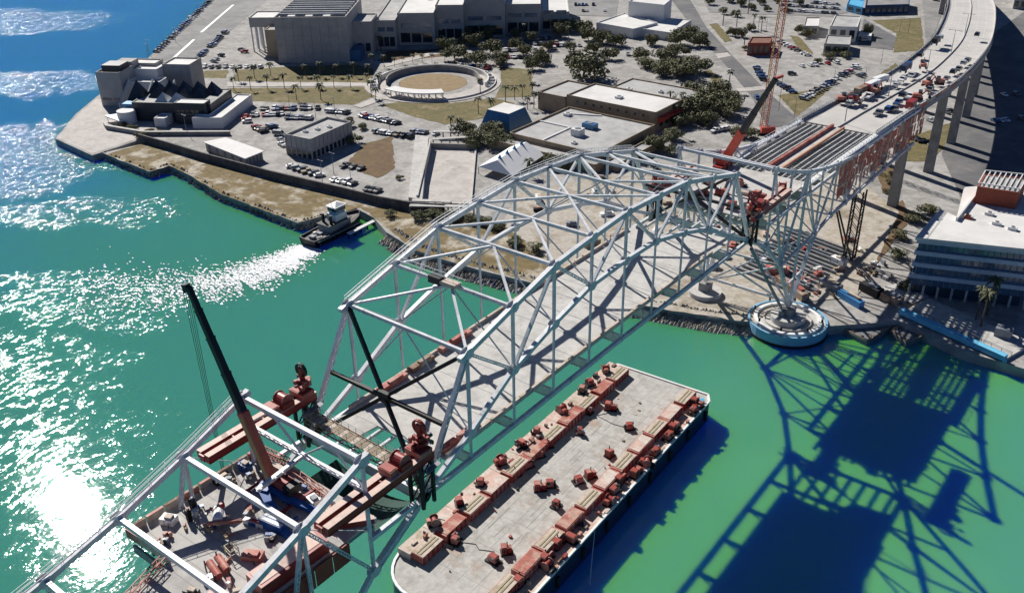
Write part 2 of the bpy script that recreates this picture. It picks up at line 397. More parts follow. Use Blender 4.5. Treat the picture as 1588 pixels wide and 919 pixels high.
# ------------------------------------------------------------------ bridge geometry
ZT = {4: 5.95, 3: 5.89, 2: 5.81, 1: 5.57, 0: 5.32, -1: 5.08, -2: 4.80, -3: 4.44, -4: 4.13, -5: 3.90, -6: 3.72}
ZB = {4: 5.09, 3: 5.06, 2: 4.84, 1: 4.55, 0: 4.02, -1: 3.56, -2: 3.02, -3: 2.14, -4: 0.66, -5: 2.20, -6: 2.36}
def fold(j): return min(j, 8 - j)
def deck_z(y):
    pts = [(-60, 43.9), (-12, 44.0), (47, 44.5), (106, 44.0), (165, 43.7), (220, 41.8), (270, 39.6), (330, 37.0), (390, 33.6), (450, 30.0), (510, 26.5), (570, 23.0), (640, 19.0), (760, 12)]
    for (a, za), (b, zb) in zip(pts, pts[1:]):
        if y <= b: return za + (zb - za) * max(0, (y - a)) / (b - a)
    return pts[-1][1]
def top(j, s):
    k = fold(j)
    return Vector((s * XT, j * P, ZT[k] * P if k >= -6 else deck_z(j * P) - 0.7))
def bot(j, s):
    k = fold(j)
    return Vector((s * XT, j * P, ZB[k] * P if k >= -6 else 2.36 * P))
def tie(j, s): return Vector((s * XT, j * P, deck_z(j * P) - 2.0))

def member(name, a, b, w, h, m, parent, style='box', side=(1, 0, 0)):
    """one truss member; 'laced' is two flange plates tied by zigzag lacing bars"""
    mb = MB(); a = Vector(a); b = Vector(b)
    if style == 'box':
        mb.beam(a, b, w, h, side)
    else:
        d = (b - a); n = d.length; d.normalize()
        s = Vector(side); s = (s - d * s.dot(d)).normalized(); t = d.cross(s)
        for q in (-1, 1):
            mb.beam(a + t * q * (h / 2 - 0.07), b + t * q * (h / 2 - 0.07), w, 0.14, tuple(s))
        k = max(4, int(n / (h * 1.15)))
        for e in (-1, 1):
            o = s * e * (w / 2 - 0.03)
            for i in range(k):
                q = 1 if i % 2 else -1
                mb.beam(a + d * (n * i / k) + t * q * (h / 2 - .07) + o, a + d * (n * (i + 1) / k) - t * q * (h / 2 - .07) + o, 0.05, 0.16, tuple(s))
    return mb.build(name, m, parent)

def gusset(c, parent, r=0.95):
    mb = MB(); c = Vector(c)
    for e in (-0.47, 0.47):
        pts = [(c.x + e, c.y + r * math.cos(q) * 1.25, c.z + r * math.sin(q)) for q in [math.radians(45 + 22.5 + 45 * k) for k in range(8)]]
        i = [(x + (0.06 if e > 0 else -0.06), y, z) for x, y, z in pts]
        mb.raw(pts + i, [tuple(range(8)), tuple(range(15, 7, -1))] + [(k, (k + 1) % 8, 8 + (k + 1) % 8, 8 + k) for k in range(8)])
    return mb.build('gusset', steel, parent)

def web(par, s, tops, diags, verts, bots, ties=()):
    for a, b in tops: member('top_chord', top(a, s), top(b, s), 0.84, 0.92, steel, par)
    for a, b in bots: member('bottom_chord', bot(a, s), bot(b, s), 0.78, 0.84, steel, par)
    for a, b in diags: member('diagonal', top(a, s), bot(b, s), 0.52, 0.60, steel, par, 'laced')
    for j in verts: member('vertical', top(j, s), bot(j, s), 0.44, 0.52, steel, par, 'laced' if j % 2 else 'box')
    for a, b in ties: member('tie_chord', tie(a, s), tie(b, s), 0.7, 0.8, steel, par)
    for j in sorted({q for t in tops for q in t}): gusset(top(j, s), par)
    for j in sorted({q for t in bots for q in t}): gusset(bot(j, s), par)

# ---------------- centre arch span, cut free at both ends
arch = thing('arch_span', (0, 4 * P, 42), 'cut-free central steel arch truss span hanging over the channel with grey concrete deck', 'bridge span')
for s in (-1, 1):
    web(arch, s, [(j, j + 1) for j in range(8)],
        [(0, 1), (2, 1), (2, 3), (4, 3), (4, 5), (6, 5), (6, 7), (8, 7)], range(9),
        [(j, j + 1) for j in range(-1, 9)], [(j, j + 1) for j in range(-1, 9)])
    for j in range(9): member('hanger', bot(j, s), tie(j, s), 0.34, 0.38, steel, arch, 'laced')
    for a, b in ((0, -1), (8, 9)): member('end_post', top(a, s), bot(b, s), 0.75, 0.8, steel, arch, 'laced')
    for a, b in ((0, -1), (8, 9)):       # stub of the cut top chord
        e = top(a, s); d = (top(b, s) - e).normalized()
        member('chord_stub', e, e + d * 1.9, 0.92, 1.0, steel, arch)
def mid(j, z=0): return (top(j, -1) + top(j, 1)) / 2 + Vector((0, 0, z))
for j in range(9):
    member('top_strut', top(j, -1), top(j, 1), 0.52, 0.62, steel, arch, 'box', (0, 1, 0))
    if j != 4:
        q = j + 1 if j < 4 else j - 1
        for s in (-1, 1): member('lateral_brace', top(j, s), mid(q), 0.42, 0.44, steel, arch, 'box', (0, 0, 1))
for j in range(9):
    for s in (-1, 1): member('sway_brace', mid(j, -0.2), bot(j, s), 0.18, 0.22, steel, arch, 'laced' if j % 2 else 'box', (0, 1, 0))
for a, b in ((0, -1), (8, 9)):           # black portal cross in the plane of the end posts
    tl, tr, bl, br = top(a, -1), top(a, 1), bot(b, -1), bot(b, 1)
    c = (tl + tr + bl + br) / 4
    for q in (tl, tr, bl, br, (tl + bl) / 2, (tr + br) / 2):
        member('portal_brace', q + (c - q).normalized() * 0.6, c, 0.62, 0.62, steel_dark, arch, 'box', (0, 1, 0))
    mb = MB(); mb.box(c, (2.2, 0.8, 2.0)); mb.build('portal_hub', steel_dark, arch)
# top chord handrail cables on the west truss
def handrail(par, js, s, off):
    pts = [top(j, s) + Vector((off, 0, 1.45)) for j in js]
    mb = MB()
    for a, b in zip(pts, pts[1:]):
        for dz in (0, -0.55): mb.beam(a + Vector((0, 0, dz)), b + Vector((0, 0, dz)), 0.07, 0.07)
        n = 4
        for i in range(n): q = a.lerp(b, i / n); mb.beam(q, q - Vector((0, 0, 1.4)), 0.06, 0.06)
    mb.build('handrail', white, par)
handrail(arch, range(0, 9), -1, -0.75); handrail(arch, range(0, 9), -1, 0.1)
# maintenance traveller on the second strut
mb = MB(); c = mid(1, 0.55)
mb.box(c + Vector((-2.6, -.7, 0.1)), (2.6, 1.6, 1.3)); mb.build('work_platform', steel_dark, arch)
mb = MB(); mb.box(c + Vector((0.4, -.6, 0.1)), (3.4, 1.7, 0.7)); mb.build('work_platform', beige, arch)
mb = MB()
for o in (-.6, .6):
    mb.beam(top(1, -1) + Vector((1, o, 1.5)), mid(1, 1.5) + Vector((3, o, 0)), 0.07, 0.07)
    for i in range(8): q = top(1, -1).lerp(mid(1), i / 7) + Vector((1, o, 0.3)); mb.beam(q, q + Vector((0, 0, 1.2)), .06, .06)
mb.build('handrail', white, arch)

def deck_slab(par, ya, yb, name='deck_slab', hw=11.6, ragged=()):
    """deck concrete between two stations with kerbs"""
    n = max(1, int(abs(yb - ya) / P + .5)); mb = MB()
    ys = [ya + (yb - ya) * i / n for i in range(n + 1)]
    for a, b in zip(ys, ys[1:]):
        za, zb = deck_z(a), deck_z(b)
        t = 0.3
        v = [(-hw, a, za), (hw, a, za), (hw, b, zb), (-hw, b, zb), (-hw, a, za - t), (hw, a, za - t), (hw, b, zb - t), (-hw, b, zb - t)]
        f = [(0, 1, 2, 3), (7, 6, 5, 4), (1, 5, 6, 2), (0, 3, 7, 4)]
        if a == ya: f.append((0, 4, 5, 1))
        if b == yb: f.append((2, 6, 7, 3))
        mb.raw(v, f)
    return mb.build(name, concrete, par)
deck_slab(arch, -4.5, 7.9 * P)
mb = MB(); mb.prism([(-10.6, -11), (-4.5, -8.5), (-4.0, -4.51), (-11.6, -4.51)], 43.7, 44.02, True, True); mb.build('deck_slab', concrete, arch)
mb = MB(); mb.prism([(0.5, 7.9 * P + .02), (11.6, 7.9 * P + .02), (11.6, 8.5 * P), (2.5, 8.4 * P)], 43.75, 44.05, True, True); mb.build('deck_slab', concrete, arch)
for s in (-1, 1):                       # concrete kerb and rusty walkway edge
    for i in range(8):
        a, b = max(-4.4, i * P - 4), (i + 1) * P - 4.3
        mb = MB(); mb.beam((s * 11.35, a, deck_z(a) + .35), (s * 11.35, b, deck_z(b) + .35), 0.5, 0.7); mb.build('kerb', beige, arch)
for i in range(14):                     # deck joints
    y = 2 + i * P / 2 * 1.07
    mb = MB(); mb.box((0, y, deck_z(y) + 0.012), (22.2, 0.10, 0.02)); mb.build('deck_joint', steel_grey, arch)
def floor_steel(par, js, y0, y1, xs=(-9.6, -6.4, -3.2, 0, 3.2, 6.4, 9.6), m=steel):
    for j in js:
        q = tie(j, 1)
        mb = MB(); mb.box((0, q.y, q.z - 0.15), (2 * XT - 1.0, 0.22, 1.9)); mb.box((0, q.y, q.z + .83), (2 * XT - 1.0, 0.6, 0.08)); mb.box((0, q.y, q.z - 1.12), (2 * XT - 1.0, 0.6, 0.08))
        mb.build('floor_beam', m, par)
    for x in xs:
        mb = MB(); n = max(1, int((y1 - y0) / P)); ys = [y0 + (y1 - y0) * i / n for i in range(n + 1)]
        for a, b in zip(ys, ys[1:]):
            mb.beam((x, a, deck_z(a) - .72), (x, b, deck_z(b) - .72), 0.12, 0.75)
            mb.beam((x, a, deck_z(a) - .38), (x, b, deck_z(b) - .38), 0.42, 0.07)
        mb.build('stringer', m, par)
floor_steel(arch, range(-1, 10), -P, 9 * P)
# clutter left on the deck edge by the cutting crews
for k, (x, y, l) in enumerate(((-10.4, 6, 7), (-10.5, 14, 6), (-10.6, 24, 9), (10.3, 3, 5), (10.2, -2, 3.5))):
    mb = MB(); mb.box((x, y, deck_z(y) + .55), (1.3, l, 1.0))
    mb.box((x + .2, y + .6, deck_z(y) + 1.25), (0.8, l * .5, 0.4)); mb.build('scaffold_platform', red_dull if k != 1 else rust, arch)

# ---------------- near truss stub and the far anchor span
near = thing('cantilever_span', (0, -4 * P, 7), 'near truncated steel truss arm over the crane barge, its deck removed', 'bridge span')
for s in (-1, 1):
    js = list(range(-7, -2))
    web(near, s, [(j, j + 1) for j in js], [(-3, -2), (-3, -4), (-5, -4)], [-2, -3, -5, -6], [(j, j + 1) for j in range(-6, -1) if j not in (-5, -4)] , [])
    member('top_chord', top(-2, s), top(-2, s) + Vector((0, 1.3, 0.5)), 0.92, 1.0, steel, near)
    member('pier_leg', bot(-3, s), bot(-4, s), 0.95, 1.0, steel, near, 'laced')
    member('pier_leg', bot(-5, s), bot(-4, s), 0.95, 1.0, steel, near, 'laced')
    member('bottom_chord', bot(-3, s), bot(-5, s), 0.7, 0.7, steel, near)
    member('tie_chord', tie(-2, s), tie(-1, s) - Vector((0, 2.0, 0)), 0.7, 0.8, steel, near)
    e = bot(-2, s); f = bot(-1, s)
    member('bottom_chord', e, e.lerp(f, 0.86), 0.95, 1.15, steel, near, 'laced')
for j in (-2, -3, -4, -5, -6, -7):
    member('top_strut', top(j, -1), top(j, 1), 0.7, 0.8, steel, near, 'box', (0, 1, 0))
for j in (-2,):
    a, b = top(j, -1), top(j, 1); lo = Vector((0, 0, -5.2))
    member('portal_strut', a + lo, b + lo, 0.5, 0.9, steel, near, 'laced', (0, 1, 0))
    for k in range(4):
        u0 = a.lerp(b, k / 4); u1 = a.lerp(b, (k + 1) / 4)
        if k % 2: u0, u1 = u1, u0
        member('portal_brace', u0 + lo, u1, 0.3, 0.3, steel, near, 'box', (0, 1, 0))
    member('portal_post', (a + b) / 2 + lo, (a + b) / 2 + Vector((0, -9, -6)), 0.6, 0.6, steel, near, 'laced', (1, 0, 0))
handrail(near, range(-7, -1), -1, -0.75); handrail(near, range(-7, -1), -1, 0.1)
for s in (-1, 1): member('sway_strut', bot(-2, s) + Vector((0, 0, 8)), top(-3, s) , 0.1, 0.1, steel, near)

anch = thing('anchor_span', (0, 12 * P, 7), 'far steel truss arm on the round pier, deck partly stripped to stringers', 'bridge span')
EXT = 20.58
for s in (-1, 1):
    js = range(10, 20)
    web(anch, s, [(j, j + 1) for j in js], [(10, 11), (12, 11), (12, 13), (14, 13), (14, 15), (16, 15), (16, 17), (18, 17), (18, 19)], [10, 11, 13, 14, 15, 16, 17, 18, 19],
        [(9, 10), (10, 11)] + [(j, j + 1) for j in range(13, 20)], [(j, j + 1) for j in range(10, 14)])
    member('top_chord', top(20, s), Vector((s * XT, EXT * P, deck_z(EXT * P) - .7)), 0.92, 1.0, steel, anch)
    member('bottom_chord', bot(20, s), Vector((s * XT, EXT * P, 2.36 * P)), 0.9, 0.95, steel, anch)
    member('diagonal', top(20, s), bot(19, s), 0.6, 0.6, steel, anch, 'laced')
    member('vertical', top(20, s), bot(20, s), 0.56, 0.6, steel, anch)
    member('bottom_chord', bot(11, s), bot(13, s), 0.7, 0.7, steel, anch)
    for j in (11, 13): member('pier_leg', bot(j, s), bot(12, s), 0.95, 1.0, steel, anch, 'laced')
    member('pier_post', top(12, s), bot(12, s) , 0.6, 0.66, steel, anch, 'laced')
    member('pier_brace', bot(11, s).lerp(bot(12, s), .5), bot(13, s).lerp(bot(12, s), .5), 0.4, 0.4, steel, anch)
for j in range(10, 21):
    if j <= 11: member('top_strut', top(j, -1), top(j, 1), 0.6, 0.7, steel, anch, 'box', (0, 1, 0))
    member('bottom_strut', bot(j, -1) if j != 12 else bot(11, -1) + Vector((0, P, 0)), bot(j, 1) if j != 12 else bot(11, 1) + Vector((0, P, 0)), 0.4, 0.5, steel, anch, 'laced', (0, 1, 0))
    if j >= 13:
        for s in (-1, 1): member('sway_brace', top(j, s), bot(j, -s), 0.3, 0.3, steel, anch, 'box', (0, 1, 0))
for j in (10, 11, 12):
    for s in (-1, 1):
        e = bot(j, -s) if j != 12 else bot(11, -s) + Vector((0, P, 0))
        member('sway_brace', tie(j, s), e, 0.26, 0.28, steel, anch, 'box', (0, 1, 0))
        if j > 10: member('sub_diagonal', tie(j, s), bot(j - 1 if j == 11 else 13, s), 0.26, 0.3, steel, anch, 'laced')
    member('floor_strut', tie(j, -1) - Vector((0, 0, 1.6)), tie(j, 1) - Vector((0, 0, 1.6)), 0.3, 0.5, steel, anch, 'laced', (0, 1, 0))
for j in (11, 13):
    for s in (-1, 1): member('pier_sway_brace', bot(j, s), bot(12, -s), 0.4, 0.45, steel, anch, 'laced', (0, 1, 0))
member('pier_strut', bot(12, -1) + Vector((0, 0, 1.2)), bot(12, 1) + Vector((0, 0, 1.2)), 0.5, 0.7, steel, anch, 'laced', (0, 1, 0))
deck_slab(anch, 9.65 * P, 12.4 * P)
floor_steel(anch, range(10, 21), 9.5 * P, EXT * P, xs=(-11, -9.2, -7.4, -5.6, -3.8, -2, 2, 3.8, 5.6, 7.4, 9.2, 11), m=steel_old)
# cross bracing and stay-in-place forms left between the stripped stringers
yy = 12.5 * P
while yy < 17.0 * P:
    for s in (-1, 1):
        mb = MB(); mb.box((s * 6.5, yy, deck_z(yy) - .75), (8.9, 0.16, 0.5)); mb.build('diaphragm', steel_grey, anch)
    yy += 1.62
mb = MB(); mb.beam((0, 12.4 * P, deck_z(146) - .1), (0, 17 * P, deck_z(200) - .1), 2.6, 0.25); mb.build('median_slab', concrete, anch)
mb = MB(); mb.beam((-1.7, 12.6 * P, deck_z(148) + .5), (-1.7, 17 * P, deck_z(200) + .5), 0.7, 0.9); mb.build('median_barrier', red_dull, anch)
mb = MB(); mb.beam((1.9, 12.6 * P, deck_z(148) + .4), (1.9, 17 * P, deck_z(200) + .4), 0.5, 0.7); mb.build('median_barrier', mat('orange_faded', (0.5, 0.24, 0.14), 0.7), anch)
for s in (-1, 1):
    for i in range(12, 20):
        a, b = i * P + .1, (i + 1) * P - .1
        mb = MB(); mb.beam((s * 12.4, a, deck_z(a) + .1), (s * 12.4, b, deck_z(b) + .1), 1.5, 0.3)
        for o in (-.65, .65):
            mb.beam((s * 12.4 + o, a, deck_z(a) + 1.2), (s * 12.4 + o, b, deck_z(b) + 1.2), .08, .1)
            for k in range(6): y = a + (b - a) * k / 5; mb.box((s * 12.4 + o, y, deck_z(y) + .7), (.08, .08, 1.0))
        mb.build('walkway', white if s > 0 else steel, anch)
panel_red = mat('orange_red_tarp', (0.56, 0.12, 0.065), 0.7, 0, 0.35, 1.2, col2=(0.42, 0.20, 0.13), thr=0.55)
# red containment panels hung along the deck truss
pinkp = mat('pale_tarp', (0.55, 0.33, 0.25), 0.7, 0, .25, .8)
for i in range(14, 21):
    n = 7
    for k in range(n):
        for r_ in range(3):
            if rnd.random() < (.05 + .15 * (r_ == 2)): continue
            a = (i + k / n) * P + rnd.uniform(0, .25); b = (i + (k + 1) / n) * P - rnd.uniform(0, .25); zt = deck_z(a) - 1.0 - r_ * 3.2 - rnd.uniform(0, .4); ht = rnd.uniform(2.5, 3.4)
            mb = MB(); mb.box((XT + .62 + .07 * r_ + rnd.uniform(0, .3), (a + b) / 2, zt - ht / 2), (0.1, b - a, ht)); mb.build('containment_panel', rnd.choice([panel_red, panel_red, red_dull, panel_red, rust, pinkp]), anch)
# slab remains where the traffic of machines stands, then the curving approach viaduct
CL = [(0, 200.7), (0.3, 220), (0.8, 255), (0.8, 290), (-1.8, 330), (-7.2, 375), (-14.5, 415), (-24, 460), (-36, 510), (-54, 570), (-80, 640), (-118, 730)]
def cl_at(t):
    n = len(CL) - 1; t = max(0, min(n - 1e-6, t)); i = int(t); f = t - i
    p0, p1, p2, p3 = CL[max(0, i - 1)], CL[i], CL[i + 1], CL[min(n, i + 2)]
    def cr(k): return .5 * (2 * p1[k] + (p2[k] - p0[k]) * f + (2 * p0[k] - 5 * p1[k] + 4 * p2[k] - p3[k]) * f * f + (3 * p1[k] - p0[k] - 3 * p2[k] + p3[k]) * f ** 3)
    return Vector((cr(0), cr(1)))
path = []
for i in range(0, 111): path.append(cl_at(i / 10))
nrm = []
for i in range(len(path)):
    d = (path[min(i + 1, len(path) - 1)] - path[max(0, i - 1)]).normalized(); nrm.append(Vector((d.y, -d.x)))
via = thing('approach_viaduct', (0, 243, LAND), 'pale concrete approach viaduct curving away on tall grey piers', 'viaduct')
def ribbon(x0, x1, z0, z1, i0=0, i1=None):
    mb = MB(); i1 = len(path) - 1 if i1 is None else i1
    for i in range(i0, i1):
        q = []
        for k in (i, i + 1):
            dz = deck_z(path[k].y)
            for x, z in ((x0, z1), (x1, z1), (x1, z0), (x0, z0)):
                w = path[k] + nrm[k] * x; q.append((w.x, w.y, dz + z))
        f = [(0, 1, 5, 4), (2, 3, 7, 6), (1, 2, 6, 5), (3, 0, 4, 7)]
        if i == i0: f.append((3, 2, 1, 0))
        if i == i1 - 1: f.append((4, 5, 6, 7))
        mb.raw(q, f)
    return mb
road_mat = mat('pale_roadway', (0.50, 0.48, 0.455), 0.88, 0, 0.08, 0.2, col2=(0.45, 0.435, 0.41), thr=0.54)  # pale viaduct road surface with noise patches
for i in range(0, 110, 5): ribbon(-12.2, 12.2, -0.35, 0.0, i, i + 5).build('deck_slab', road_mat, via)
for s in (-1, 1):
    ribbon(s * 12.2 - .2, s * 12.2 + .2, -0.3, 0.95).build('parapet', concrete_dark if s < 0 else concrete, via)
ribbon(-0.2, 0.2, 0.0, 0.5, 0).build('median_barrier', concrete, via)
for x in (-8.1, -4.2, 4.2, 8.1):
    for i in range(20, 108, 2): ribbon(x - .08, x + .08, 0.004, 0.012, i, i + 1).build('lane_mark', white, via)
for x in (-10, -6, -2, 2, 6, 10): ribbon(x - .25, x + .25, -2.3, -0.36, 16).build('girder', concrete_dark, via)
ribbon(12.25, 12.6, -2.4, -0.5, 16).build('fascia_girder', steel_grey, via)
for s in (-1, 1):
    mb = MB()
    for i in range(0, 110):
        for a, b, h in ((i, i + 1, 1.5), (i, i + 1, 1.2)):
            u0 = path[a] + nrm[a] * s * 12.2; u1 = path[b] + nrm[b] * s * 12.2
            mb.beam((u0.x, u0.y, deck_z(u0.y) + h), (u1.x, u1.y, deck_z(u1.y) + h), .08, .08)
        mb.box((u0.x, u0.y, deck_z(u0.y) + 1.2), (.1, .1, .7))
    mb.build('railing', steel_grey, via)
def pier(y, x=None, w=3.4, d=3.0, trestle=False):
    k = min(range(len(path)), key=lambda i: abs(path[i].y - y)); c = path[k]; n = nrm[k]
    top_z = (27.0 if trestle else deck_z(c.y) - 2.4)
    rz = math.atan2(n.y, n.x)
    for s in (-1, 1):
        q = c + n * s * 9.5
        mb = MB(); b = [(q.x + math.cos(rz) * a - math.sin(rz) * e, q.y + math.sin(rz) * a + math.cos(rz) * e) for a, e in ((-w / 2, -d / 2), (w / 2, -d / 2), (w / 2, d / 2), (-w / 2, d / 2))]
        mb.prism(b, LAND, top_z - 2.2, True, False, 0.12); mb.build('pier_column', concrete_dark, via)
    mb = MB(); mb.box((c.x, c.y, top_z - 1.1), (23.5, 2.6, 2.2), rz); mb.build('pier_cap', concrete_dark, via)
pier(243.5, trestle=True)
for y in (285, 327, 366, 404, 440, 476, 512, 550, 590, 632): pier(y)
for i in range(13, 36):                   # tarpaulins tied along the outer parapet
    if rnd.random() < .15: continue
    ribbon(12.42, 12.5, rnd.uniform(-2.6, -1.9), rnd.uniform(.2, .9), i, i + 1).build('parapet_tarpaulin', rnd.choice([panel_red, red_dull, pinkp, rust]), via)
# lamp masts on the viaduct
for k, i in enumerate((4, 18, 31, 43, 55)):
    for s in (0,):
        q = path[i]; z = deck_z(q.y)
        t = thing('lamp_mast', (q.x, q.y, z), '', 'lamp post', 'lamp masts on the viaduct median')
        mb = MB(); mb.tube((q.x, q.y, z + .75), (q.x, q.y, z + 10), .16, .09, 6); mb.build('mast', steel_grey, t)
        mb = MB(); mb.beam((q.x - 2.2, q.y, z + 10), (q.x + 2.2, q.y, z + 10), .12, .12); mb.box((q.x - 2.4, q.y, z + 9.95), (.9, .35, .18)); mb.box((q.x + 2.4, q.y, z + 9.95), (.9, .35, .18)); mb.build('lamp_arm', steel_grey, t)
order_labels([o for o in COL.objects if o.get('group') == 'lamp masts on the viaduct median'], 'grey twin-arm lamp mast on the viaduct median, {n} of its line')

# ---------------- round pier with its blue fender ring, and the near one under the cantilever
def round_pier(y, label):
    for s in (-1, 1):
        t = thing('bridge_pier', (s * XT, y, 0), label[s], 'bridge pier')
        c = Vector((s * XT, y))
        def ring(r0, r1, z0, z1, m, name):
            mb = MB(); n = 40
            for k in range(n):
                a0, a1 = 2 * math.pi * k / n, 2 * math.pi * (k + 1) / n
                q = [(c.x + r * math.cos(a), c.y + r * math.sin(a), z) for a in (a0, a1) for r, z in ((r0, z1), (r1, z1), (r1, z0), (r0, z0))]
                mb.raw(q, [(0, 1, 5, 4), (1, 2, 6, 5), (2, 3, 7, 6), (3, 0, 4, 7)])
            return mb.build(name, m, t)
        poly = lambda r: [(c.x + r * math.cos(2 * math.pi * k / 40), c.y + r * math.sin(2 * math.pi * k / 40)) for k in range(40)]
        if s < 0:
            mb = MB(); mb.prism(poly(5.0), -5, 4.6); mb.build('pier_drum', concrete, t)
            mb = MB(); mb.box((c.x, c.y, 5.9), (3.2, 3.0, 2.6)); mb.build('bearing_block', concrete_dark, t)
            continue
        mb = MB(); mb.prism(poly(10.6), -5, 3.09); mb.build('pier_base', concrete, t)
        ring(10.7, 11.3, 0.9, 3.6, mat('fender_blue', (0.22, 0.44, 0.62), 0.5, 0, 0.1, 0.4), 'fender_ring')
        ring(10.61, 11.45, -0.4, 0.88, black, 'waterline_band')
        ring(8.6, 9.6, 3.1, 3.8, white, 'inner_kerb')
        ring(6.6, 6.9, 3.1, 3.6, concrete, 'inner_rail')
        mb = MB(); mb.prism(poly(5.0), 3.1, 4.9); mb.build('pier_drum', concrete, t)
        mb = MB(); mb.box((c.x, c.y, 5.9), (3.2, 3.0, 2.6)); mb.build('bearing_block', concrete_dark, t)
        for k in range(8):
            a = 2 * math.pi * k / 8 + .2
            mb = MB(); mb.tube((c.x + 9.6 * math.cos(a), c.y + 9.6 * math.sin(a), 4.5), (c.x + 9.6 * math.cos(a), c.y + 9.6 * math.sin(a), 5.5), .3, .3, 6); mb.build('bollard', steel_dark, t)
round_pier(12 * P, {1: 'round concrete bridge pier with blue fender ring standing in the water', -1: 'plain round concrete pier on the yard behind the blue-ringed pier'})

# ------------------------------------------------------------------ buildings
tan = mat('tan_brick', (0.30, 0.24, 0.165), 0.9, 0, 0.12, 0.6, col2=(0.26, 0.20, 0.14), thr=0.5)
roof_grey = mat('gravel_roof', (0.42, 0.415, 0.405), 0.95, 0, 0.14, 0.2, col2=(0.32, 0.32, 0.32), thr=0.55)
roof_white = mat('white_membrane_roof', (0.66, 0.65, 0.63), 0.8, 0, 0.06, 0.2, col2=(0.58, 0.57, 0.55), thr=0.55)
wall_white = mat('white_stucco', (0.66, 0.655, 0.64), 0.8, 0, 0.05, 0.3)
wall_grey = mat('grey_precast_wall', (0.40, 0.385, 0.36), 0.85, 0, 0.07, 0.5, col2=(0.36, 0.345, 0.325), thr=0.5)
tile_and_shade = mat('dark_tile_and_shade', (0.035, 0.040, 0.050), 0.45, 0, 0.15, 0.6)  # dark roof tile, also used to paint shade on the museum front walls
brick_red = mat('red_brick', (0.30, 0.075, 0.045), 0.9, 0, 0.15, 1.0)
curtain = mat('blue_tinted_glazing', (0.07, 0.13, 0.21), 0.12, 0, 0.25, 0.3, spec=0.9)
steel_blue = mat('blue_metal_cladding', (0.05, 0.15, 0.30), 0.4, 0.3, 0.08, 0.5)
bronze = mat('pale_spandrel', (0.46, 0.52, 0.60), 0.55, 0, 0.12, 0.4)

def frame(o, deg):
    c, s = math.cos(math.radians(deg)), math.sin(math.radians(deg))
    return lambda u, v: (o[0] + u * c - v * s, o[1] + u * s + v * c)
def rect(F, u0, u1, v0, v1): return [F(u0, v0), F(u1, v0), F(u1, v1), F(u0, v1)]
def block(par, poly, z0, z1, wm, rm=None, parapet=0.6, name='wall', taper=0.0):
    """walls, a roof sheet a little lower, and a parapet round it"""
    mb = MB(); mb.prism(poly, z0, z1, rm is None, False, taper); w = mb.build(name, wm, par)
    if rm is not None:
        mb = MB(); q = list(poly)
        if sum(q[i][0] * q[(i + 1) % len(q)][1] - q[(i + 1) % len(q)][0] * q[i][1] for i in range(len(q))) < 0: q.reverse()
        mb.face([(x, y, z1 - parapet) for x, y in q]); mb.build('roof', rm, par)
        if parapet > 0:
            n = len(q); cx = sum(a[0] for a in q) / n; cy = sum(a[1] for a in q) / n
            mb = MB()
            for i in range(n):
                a, b = Vector(q[i]), Vector(q[(i + 1) % n]); d = (b - a).normalized(); nn = Vector((-d.y, d.x)) * 0.22
                mb.beam((a.x + nn.x - d.x * .01, a.y + nn.y, z1 - parapet / 2 + .03), (b.x + nn.x, b.y + nn.y, z1 - parapet / 2 + .03), 0.42, parapet + .06)
            mb.build('parapet', wm, par)
    return w
def windows(par, a, b, z0, z1, cols, rows=1, m=None, frac=0.7, out=0.06, fracz=0.62):
    """glazed openings set along the wall from a to b, outward is to the right of a->b"""
    a = Vector(a); b = Vector(b); d = (b - a); L_ = d.length; d.normalize(); n = Vector((d.y, -d.x)); rz = math.atan2(d.y, d.x)
    hz = (z1 - z0) / rows
    for r in range(rows):
        for k in range(cols):
            c = a + d * (L_ * (k + .5) / cols) + n * (out / 2)
            w = L_ / cols * frac; h = hz * fracz
            mb = MB(); mb.box((c.x, c.y, z0 + hz * (r + .5)), (w, out + .08, h), rz); f = mb.build('window', m or glass, par)
            mb = MB(); cz = z0 + hz * (r + .5) - h / 2 - .06
            mb.box((c.x + n.x * .06, c.y + n.y * .06, cz), (w + .3, out + .25, .12), rz); mb.build('sill', wall_grey, f)
def roof_unit(par, c, s, rz=0, m=None):
    mb = MB(); mb.box((c[0], c[1], c[2] + s[2] / 2), s, rz); o = mb.build('roof_unit', m or wall_white, par)
    mb = MB(); mb.tube((c[0], c[1], c[2] + s[2]), (c[0], c[1], c[2] + s[2] + .25), min(s[0], s[1]) * .32, None, 10); mb.build('fan', steel_grey, o)

# ---- art museum on the point
o = (-300, 130); F = frame(o, 30)
am = thing('art_museum', F(5, 25), 'white seaside museum with dark pyramid roofs on the tip of the point', 'museum')
Z = LAND
block(am, rect(F, -34, -21.6, 35, 50), Z, 20, wall_grey, roof_grey, .8, 'tower_wall')
mb = MB(); mb.prism(rect(F, -32.5, -23, 39, 48), 19.3, 22.4); mb.build('penthouse', tile_and_shade, am)
mb = MB(); mb.prism(rect(F, -31, -22.5, 49.9, 57), Z, 21.5); mb.build('penthouse', wall_grey, am)
windows(am, F(-33.5, 35), F(-22, 35), Z + 2.8, Z + 4.6, 2, 1, glass, .8)
block(am, rect(F, -21.58, -9.7, 50, 64), Z, 18, wall_white, roof_white, .5, 'wall')
block(am, rect(F, -30, -13.8, 57.1, 66), Z, 19, wall_grey, roof_white, .5, 'wall')
block(am, rect(F, -21.56, -5, 41, 49.9), Z, 14, wall_white, roof_white, .7, 'wall')
block(am, rect(F, -9.6, 5, 56, 70), Z, 19, wall_grey, roof_white, .6, 'wall')
